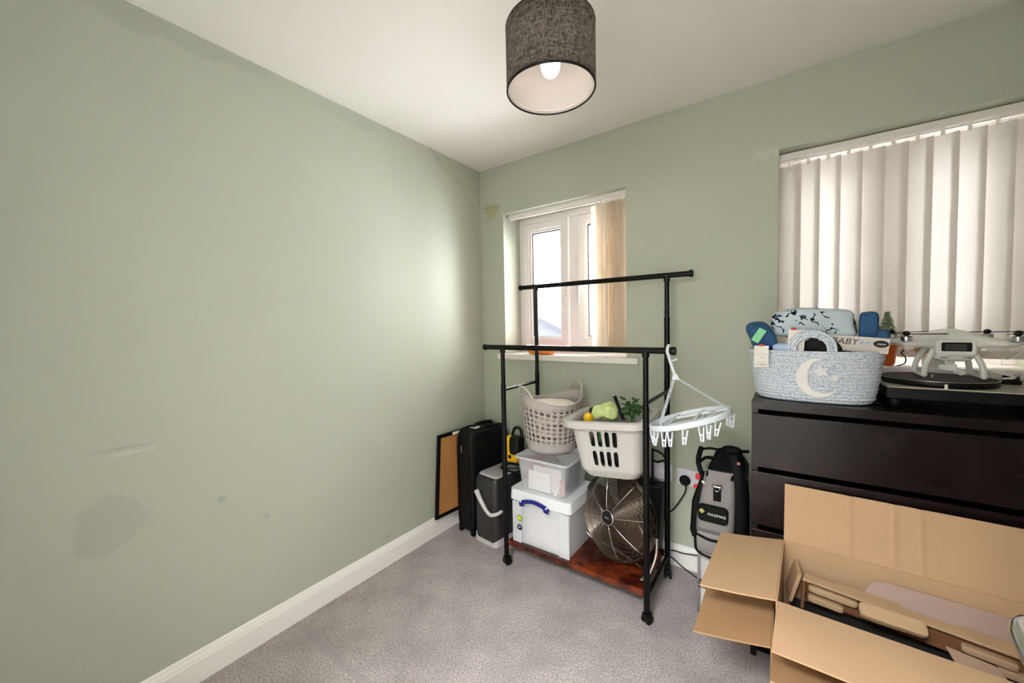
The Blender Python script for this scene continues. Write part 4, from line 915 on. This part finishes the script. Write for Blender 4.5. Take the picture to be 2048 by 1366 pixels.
DZ = TOPZ+.0945
t = thing('quadcopter_drone', 'white quadcopter drone with camera gimbal standing on the turntable slipmat', 'drone', (2.243, -.205, DZ), rz=math.radians(0))
NA, NS = 96, 14
def drad(a):
    w = abs(math.cos(2*(a-PI/4))); return .070+.112*(w**5)
zt0 = .118
def dz_(d, s, top):
    e = math.sqrt(max(0, 1-s**8)); 
    return zt0+e*((.011+.036*math.exp(-(d/.085)**2)) if top else -(.011+.022*math.exp(-(d/.075)**2)))
b = MB()
for top in (True, False):
    b.quadgrid([[V((s*drad(2*PI*j/NA)*math.cos(2*PI*j/NA), s*drad(2*PI*j/NA)*math.sin(2*PI*j/NA)*.93, dz_(s*drad(2*PI*j/NA), s, top))) for j in range(NA)] for s in [max(.001, i/NS) for i in range(NS+1)]], False, True)
dr = b.done('body_shell', 'drone', t, smooth=True)
b = MB()
for k in range(7): b.box((.050+.0048*k, -.0585, .1345-.0007*k), (.0015, .006, .005), E(0, 0, 0))
b.done('vents', 'lens', dr)
MX, MY = .121, .112
blades = {(-1, -1): -45, (1, -1): 65, (-1, 1): 10, (1, 1): 2}
for (sx, sy), ba in blades.items():
    p = V((sx*MX, sy*MY, zt0+.008))
    b = MB(); b.lathe([(.0135, 0), (.0145, .003), (.0145, .015), (.011, .018)], 24, T(*p)); mo = b.done('motor', 'satin', t, smooth='auto')
    b = MB(); m = T(p.x, p.y, p.z+.024) @ E(0, 0, math.radians(ba))
    for s in (-1, 1):
        b.quadgrid([[m @ V((s*(.008+.100*i/8), (-.5+j/3)*(.014+.016*math.sin(PI*min(1, (i+1.2)/9)))*s, .003*(j/3-.5)*-s+.0005*i*.6)) for j in range(4)] for i in range(9)])
    b.done('propeller', 'blackplastic', t, smooth=True, solid=.0012)
    b = MB(); b.ball((p.x, p.y, p.z+.026), .0095, 10, (1, 1, .9)); b.done('propeller_nut', 'blackplastic', mo, smooth=True)
b = MB(); b.prism(rrect(.092, .050, .009, 4), .05, T(0, -.040, .104) @ FACE); b.done('battery_housing', 'drone', t, bevel=.004, smooth='auto')
b = MB(); b.prism(rrect(.068, .029, .003, 3), .003, T(0, -.0885, .107) @ FACE); bb = b.done('battery_bay', 'lens', t)
b = MB(); b.prism(rrect(.046, .021, .003, 3), .003, T(-.002, -.0912, .106) @ FACE); b.done('battery_face', 'dgrey', bb)
b = MB(); loft(b, [(.058, 0, -.03, .060, .075, .012), (.066, 0, -.03, .085, .10, .015), (.080, 0, -.03, .090, .11, .016)]); b.done('belly_plate', 'drone', t, smooth='auto')
b = MB()
for s in (-1, 1):
    for k in range(4): b.box((s*.026+.0045*(k-1.5), -.0812, .0715), (.0022, .006, .003))
b.done('belly_vents', 'lens', t)
b = MB(); b.box((0, -.030, .052), (.020, .02, .012)); b.soft((.002, -.034, .034), (.026, .022, .028), 5, 10); b.box((-.016, -.026, .034), (.018, .022, .018), None); b.done('gimbal', 'drone', t, smooth='auto', bevel=.001)
b = MB(); m = T(.018, -.036, .022) @ E(.2, .45, .2); b.box((0, 0, 0), (.022, .018, .017), m); b.cyl(m @ V((.009, 0, 0)), m @ V((.017, 0, 0)), .0065, 14); b.done('camera', 'drone', t, smooth='auto')
for sx in (-1, 1):
    b = MB()
    for sy in (-1, 1):
        b.tube(smoothpath([(sx*.040, sy*.045-.005, .100), (sx*.052, sy*.052-.005, .078), (sx*.064, sy*.058-.005, .045), (sx*.068, sy*.062-.005, .006)]), [.010]*4+[.008]*14+[.0095], 8)
    b.tube([(sx*.068, -.067, .0065), (sx*.068, .057, .0065)], .006, 8)
    b.done('landing_leg', 'drone', t, smooth='auto')

SZ = 1.1135
t = thing('frosted_mini_tree', 'small frosted fir tree in an orange pot on the window sill beside the drone', 'plant', (2.125, .012, SZ))
b = MB(); b.lathe([(.020, 0), (.026, .01), (.031, .07), (.033, .085), (.029, .085), (.027, .07), (.001, .07)], 28); b.done('pot', 'orange', t, smooth='auto')
b = MB(); b.cyl((0, 0, .07), (0, 0, .215), .003, 8); b.done('stem', 'twig', t)
b = MB(); random.seed(5)
for k in range(420):
    q = random.random()**.8; z = .088+.130*q; r = (.045*(1-q)+.004)*(.35+.65*random.random()); a = random.uniform(0, 2*PI)
    c = V((r*math.cos(a), r*math.sin(a), z-.25*r)); m = T(*c) @ E(random.uniform(-1, 1), random.uniform(-1, 1), a); b.box((0, 0, 0), (.010, .0022, .0022), m)
b.done('needles', 'frosttree', t)
b = MB(); b.tube(smoothpath([(.028, -.015, .0), (.05, -.02, .012), (.052, -.02, .035), (.04, -.02, .052), (.048, -.02, .066)]), .0022, 6); b.done('curled_wire', 'blackplastic', t, smooth=True)
t = thing('dried_flowers', 'low pot of dried tan flowers on the sill behind the drone', 'plant', (2.262, .010, SZ))
b = MB(); b.lathe([(.030, 0), (.036, .01), (.040, .045), (.001, .045)], 28); b.done('pot', 'pearl', t, smooth='auto')
b = MB()
for k in range(130):
    a = random.uniform(0, 2*PI); r = random.uniform(0, .068); z = .055+random.uniform(0, .042)*(1-r/.09); m = T(r*math.cos(a), r*.6*math.sin(a), z) @ E(random.uniform(-1, 1), random.uniform(-1, 1), a)
    b.prism([(0, -.010), (.006, 0), (0, .010), (-.006, 0)], .0015, m)
b.done('petals', 'twig', t)
t = thing('toy_doughnut', 'orange doughnut toy with pink icing on the small window sill', 'toy', (.475, .020, SZ))
def torus(mb, R_, r, z0, a0=0, a1=2*PI, n=32, k=16, fl=1):
    mb.quadgrid([[V(((R_+r*math.cos(v))*math.cos(u), (R_+r*math.cos(v))*math.sin(u)*.62, z0+r*fl*math.sin(v))) for v in [a0+(a1-a0)*j/k for j in range(k+1)]] for u in [2*PI*i/n for i in range(n)]], True, False)
b = MB(); torus(b, .066, .038, .028, fl=.72); b.done('dough_ring', 'dough', t, smooth=True)
b = MB(); torus(b, .066, .040, .0285, a0=.35, a1=PI-.1, fl=.74); b.done('icing', 'hotpink', t, smooth=True)
# ------------------------------------------------------------------ cardboard boxes
def cbox(name, label, mat, x0, x1, y0, y1, z0, z1, flaps, th=.0045, rz=0):
    """flaps: dict side -> (length, angle above horizontal outward)"""
    w, d = x1-x0, y1-y0; t = thing(name, label, 'cardboard box', ((x0+x1)/2, (y0+y1)/2, z0), rz)
    h = z1-z0; b = MB()
    b.box((0, -d/2+th/2, h/2), (w, th, h)); b.box((0, d/2-th/2, h/2), (w, th, h)); b.box((-w/2+th/2, 0, h/2), (th, d-2*th, h)); b.box((w/2-th/2, 0, h/2), (th, d-2*th, h)); b.box((0, 0, th/2), (w-2*th, d-2*th, th))
    b.done('box_body', mat, t, weld=False)
    for side, (L, ang, bend) in flaps.items():
        b = MB(); a = math.radians(ang); long_ = d if side in 'LR' else w; n = 8; K = 48; rows = []
        for i in range(n+1):
            s = L*i/n; dd = s*math.cos(a); zz = s*math.sin(a)+bend*math.sin(PI*i/n)*.5
            row = []
            for k in range(K+1):
                q = -long_/2+.003+(long_-.006)*k/K; wob = bend*.5*math.sin(PI*k/K)*(i/n)
                if side == 'L': p = V((-w/2-dd, q, h+zz+wob))
                if side == 'R': p = V((w/2+dd, q, h+zz+wob))
                if side == 'F': p = V((q, -d/2-dd, h+zz+wob))
                if side == 'B': p = V((q, d/2+dd-(.0035 if k in (15, 24, 29) else 0), h+zz+wob))
                row.append(p)
            rows.append(row)
        b.quadgrid(rows); b.done('flap', mat, t, solid=th, off=0)
    return t
LB = cbox('cardboard_box', 'outer open cardboard box beneath, with flaps spread under the upper box', 'cardB', 1.760, 2.374, -.924, -.494, .0, .405,
          {'L': (.200, -12, -.004), 'F': (.175, 14, .004), 'R': (.10, 80, 0)})
UB = cbox('cardboard_box', 'upper open cardboard box nested in another, its back flap leaning on the chest', 'cardA', 1.777, 2.350, -.900, -.520, .14, .522,
          {'L': (.198, -10, -.004), 'F': (.195, -2, .006), 'B': (.196, 79, 0), 'R': (.13, 60, 0)}, rz=math.radians(-2.2))
# packing inside
b = MB(); b.box((0, 0, 0), (.010, .09, .10), E(0, .25, 0)); tag(b.done('card_divider', 'cardA'), 'small folded card tab just inside the left end of the upper box', 'packaging', loc=(1.814, -.60, .437), rot=(0, 0, .1))
t = thing('pulp_tray', 'long moulded pulp packing tray lying in the upper cardboard box', 'packaging', (2.086, -.630, .403), rot=(0, math.radians(4), math.radians(-2.5)))
b = MB(); top = [(-.252, -.02), (-.245, .020), (-.17, .020), (-.165, .032), (-.03, .032), (-.01, .018), (.08, .018), (.10, .03), (.20, .03), (.215, .012), (.248, .012), (.252, -.02)]
b.prism(top, .008, T(0, 0, .045)); b.done('flange', 'pulp', t, bevel=.002)
b = MB(); b.box((0, .006, .012), (.49, .008, .062)); b.box((-.247, -.03, .012), (.008, .075, .062)); b.box((.247, -.03, .012), (.008, .075, .062)); b.done('tray_wall', 'pulpdark', t, weld=False, bevel=.002)  # same pulp as the flange, with the recess shade painted into its colour
for x, w_, z in ((-.175, .12, .024), (-.19, .09, -.008), (.145, .10, .016), (.195, .07, -.008)):
    b = MB(); b.soft((x, -.006, z), (w_, .024, .020), 6, 12); b.done('tray_recess', 'pulp', t, smooth=True)
tag(MB().soft((0, 0, 0), (.140, .022, .042), 7, 28, .0035, 45).done('pulp_block', 'pulp', smooth=True), 'rough tan pulp block sticking out in front of the packing tray', 'packaging', loc=(2.040, -.678, .450), rot=(-1.0, .04, .0))
b = MB(); b.prism([(-.17, -.045), (-.160, .0), (-.140, .030), (-.115, .036), (.165, .036), (.165, -.045)], .004); tag(b.done('card_sheet', 'purple', bevel=.001), 'smooth mauve brown card sheet standing behind the packing tray', 'packaging', loc=(2.158, -.564, .452), rot=(math.radians(50), math.radians(2), math.radians(1.5)))
b = MB(); b.prism([(-.13, -.075), (-.09, -.010), (-.02, -.012), (-.035, .045), (.045, .040), (.068, -.005), (.088, .0), (.12, -.008), (.165, -.085)], .004); tag(b.done('card_insert', 'cardC', bevel=.001), 'die cut brown card insert lying near the front edge in the upper box', 'packaging', loc=(2.158, -.800, .452), rot=(math.radians(14), math.radians(3), math.radians(-3)))
tag(MB().box((0, 0, 0), (.52, .33, .19)).done('black_padding', 'dark', bevel=.01), 'black foam padding filling the bottom of the upper box', 'packaging', loc=(2.064, -.710, .250), rot=(0, 0, math.radians(-2.2)))
# ------------------------------------------------------------------ open door with chrome lever by the camera
E0 = V((2.041, -1.545)); HG = V((1.921, -2.297)); dv = (E0-HG).normalized(); ang = math.atan2(dv.y, dv.x)
dm = T(HG.x, HG.y, 0) @ E(0, 0, ang); L = (E0-HG).length
d = MB(); d.box((L/2, -.018, .995), (L, .036, 1.97)); bmesh.ops.transform(d.b, matrix=dm, verts=d.b.verts); do = struct(d.done('door_1', 'door', bevel=.002))
m = dm @ T(L-.055, 0, 1.012)
b = MB(); b.lathe([(.025, 0), (.025, .005), (.020, .008), (.009, .010), (.009, .045)], 24, m @ E(-PI/2, 0, 0)); b.tube([m @ V(p) for p in smoothpath([(0, .040, 0), (-.004, .054, 0), (-.02, .060, 0), (-.06, .060, 0), (-.110, .056, 0), (-.120, .046, 0)])], .0105, 12)
b.done('door_handle', 'chrome', do, smooth='auto')
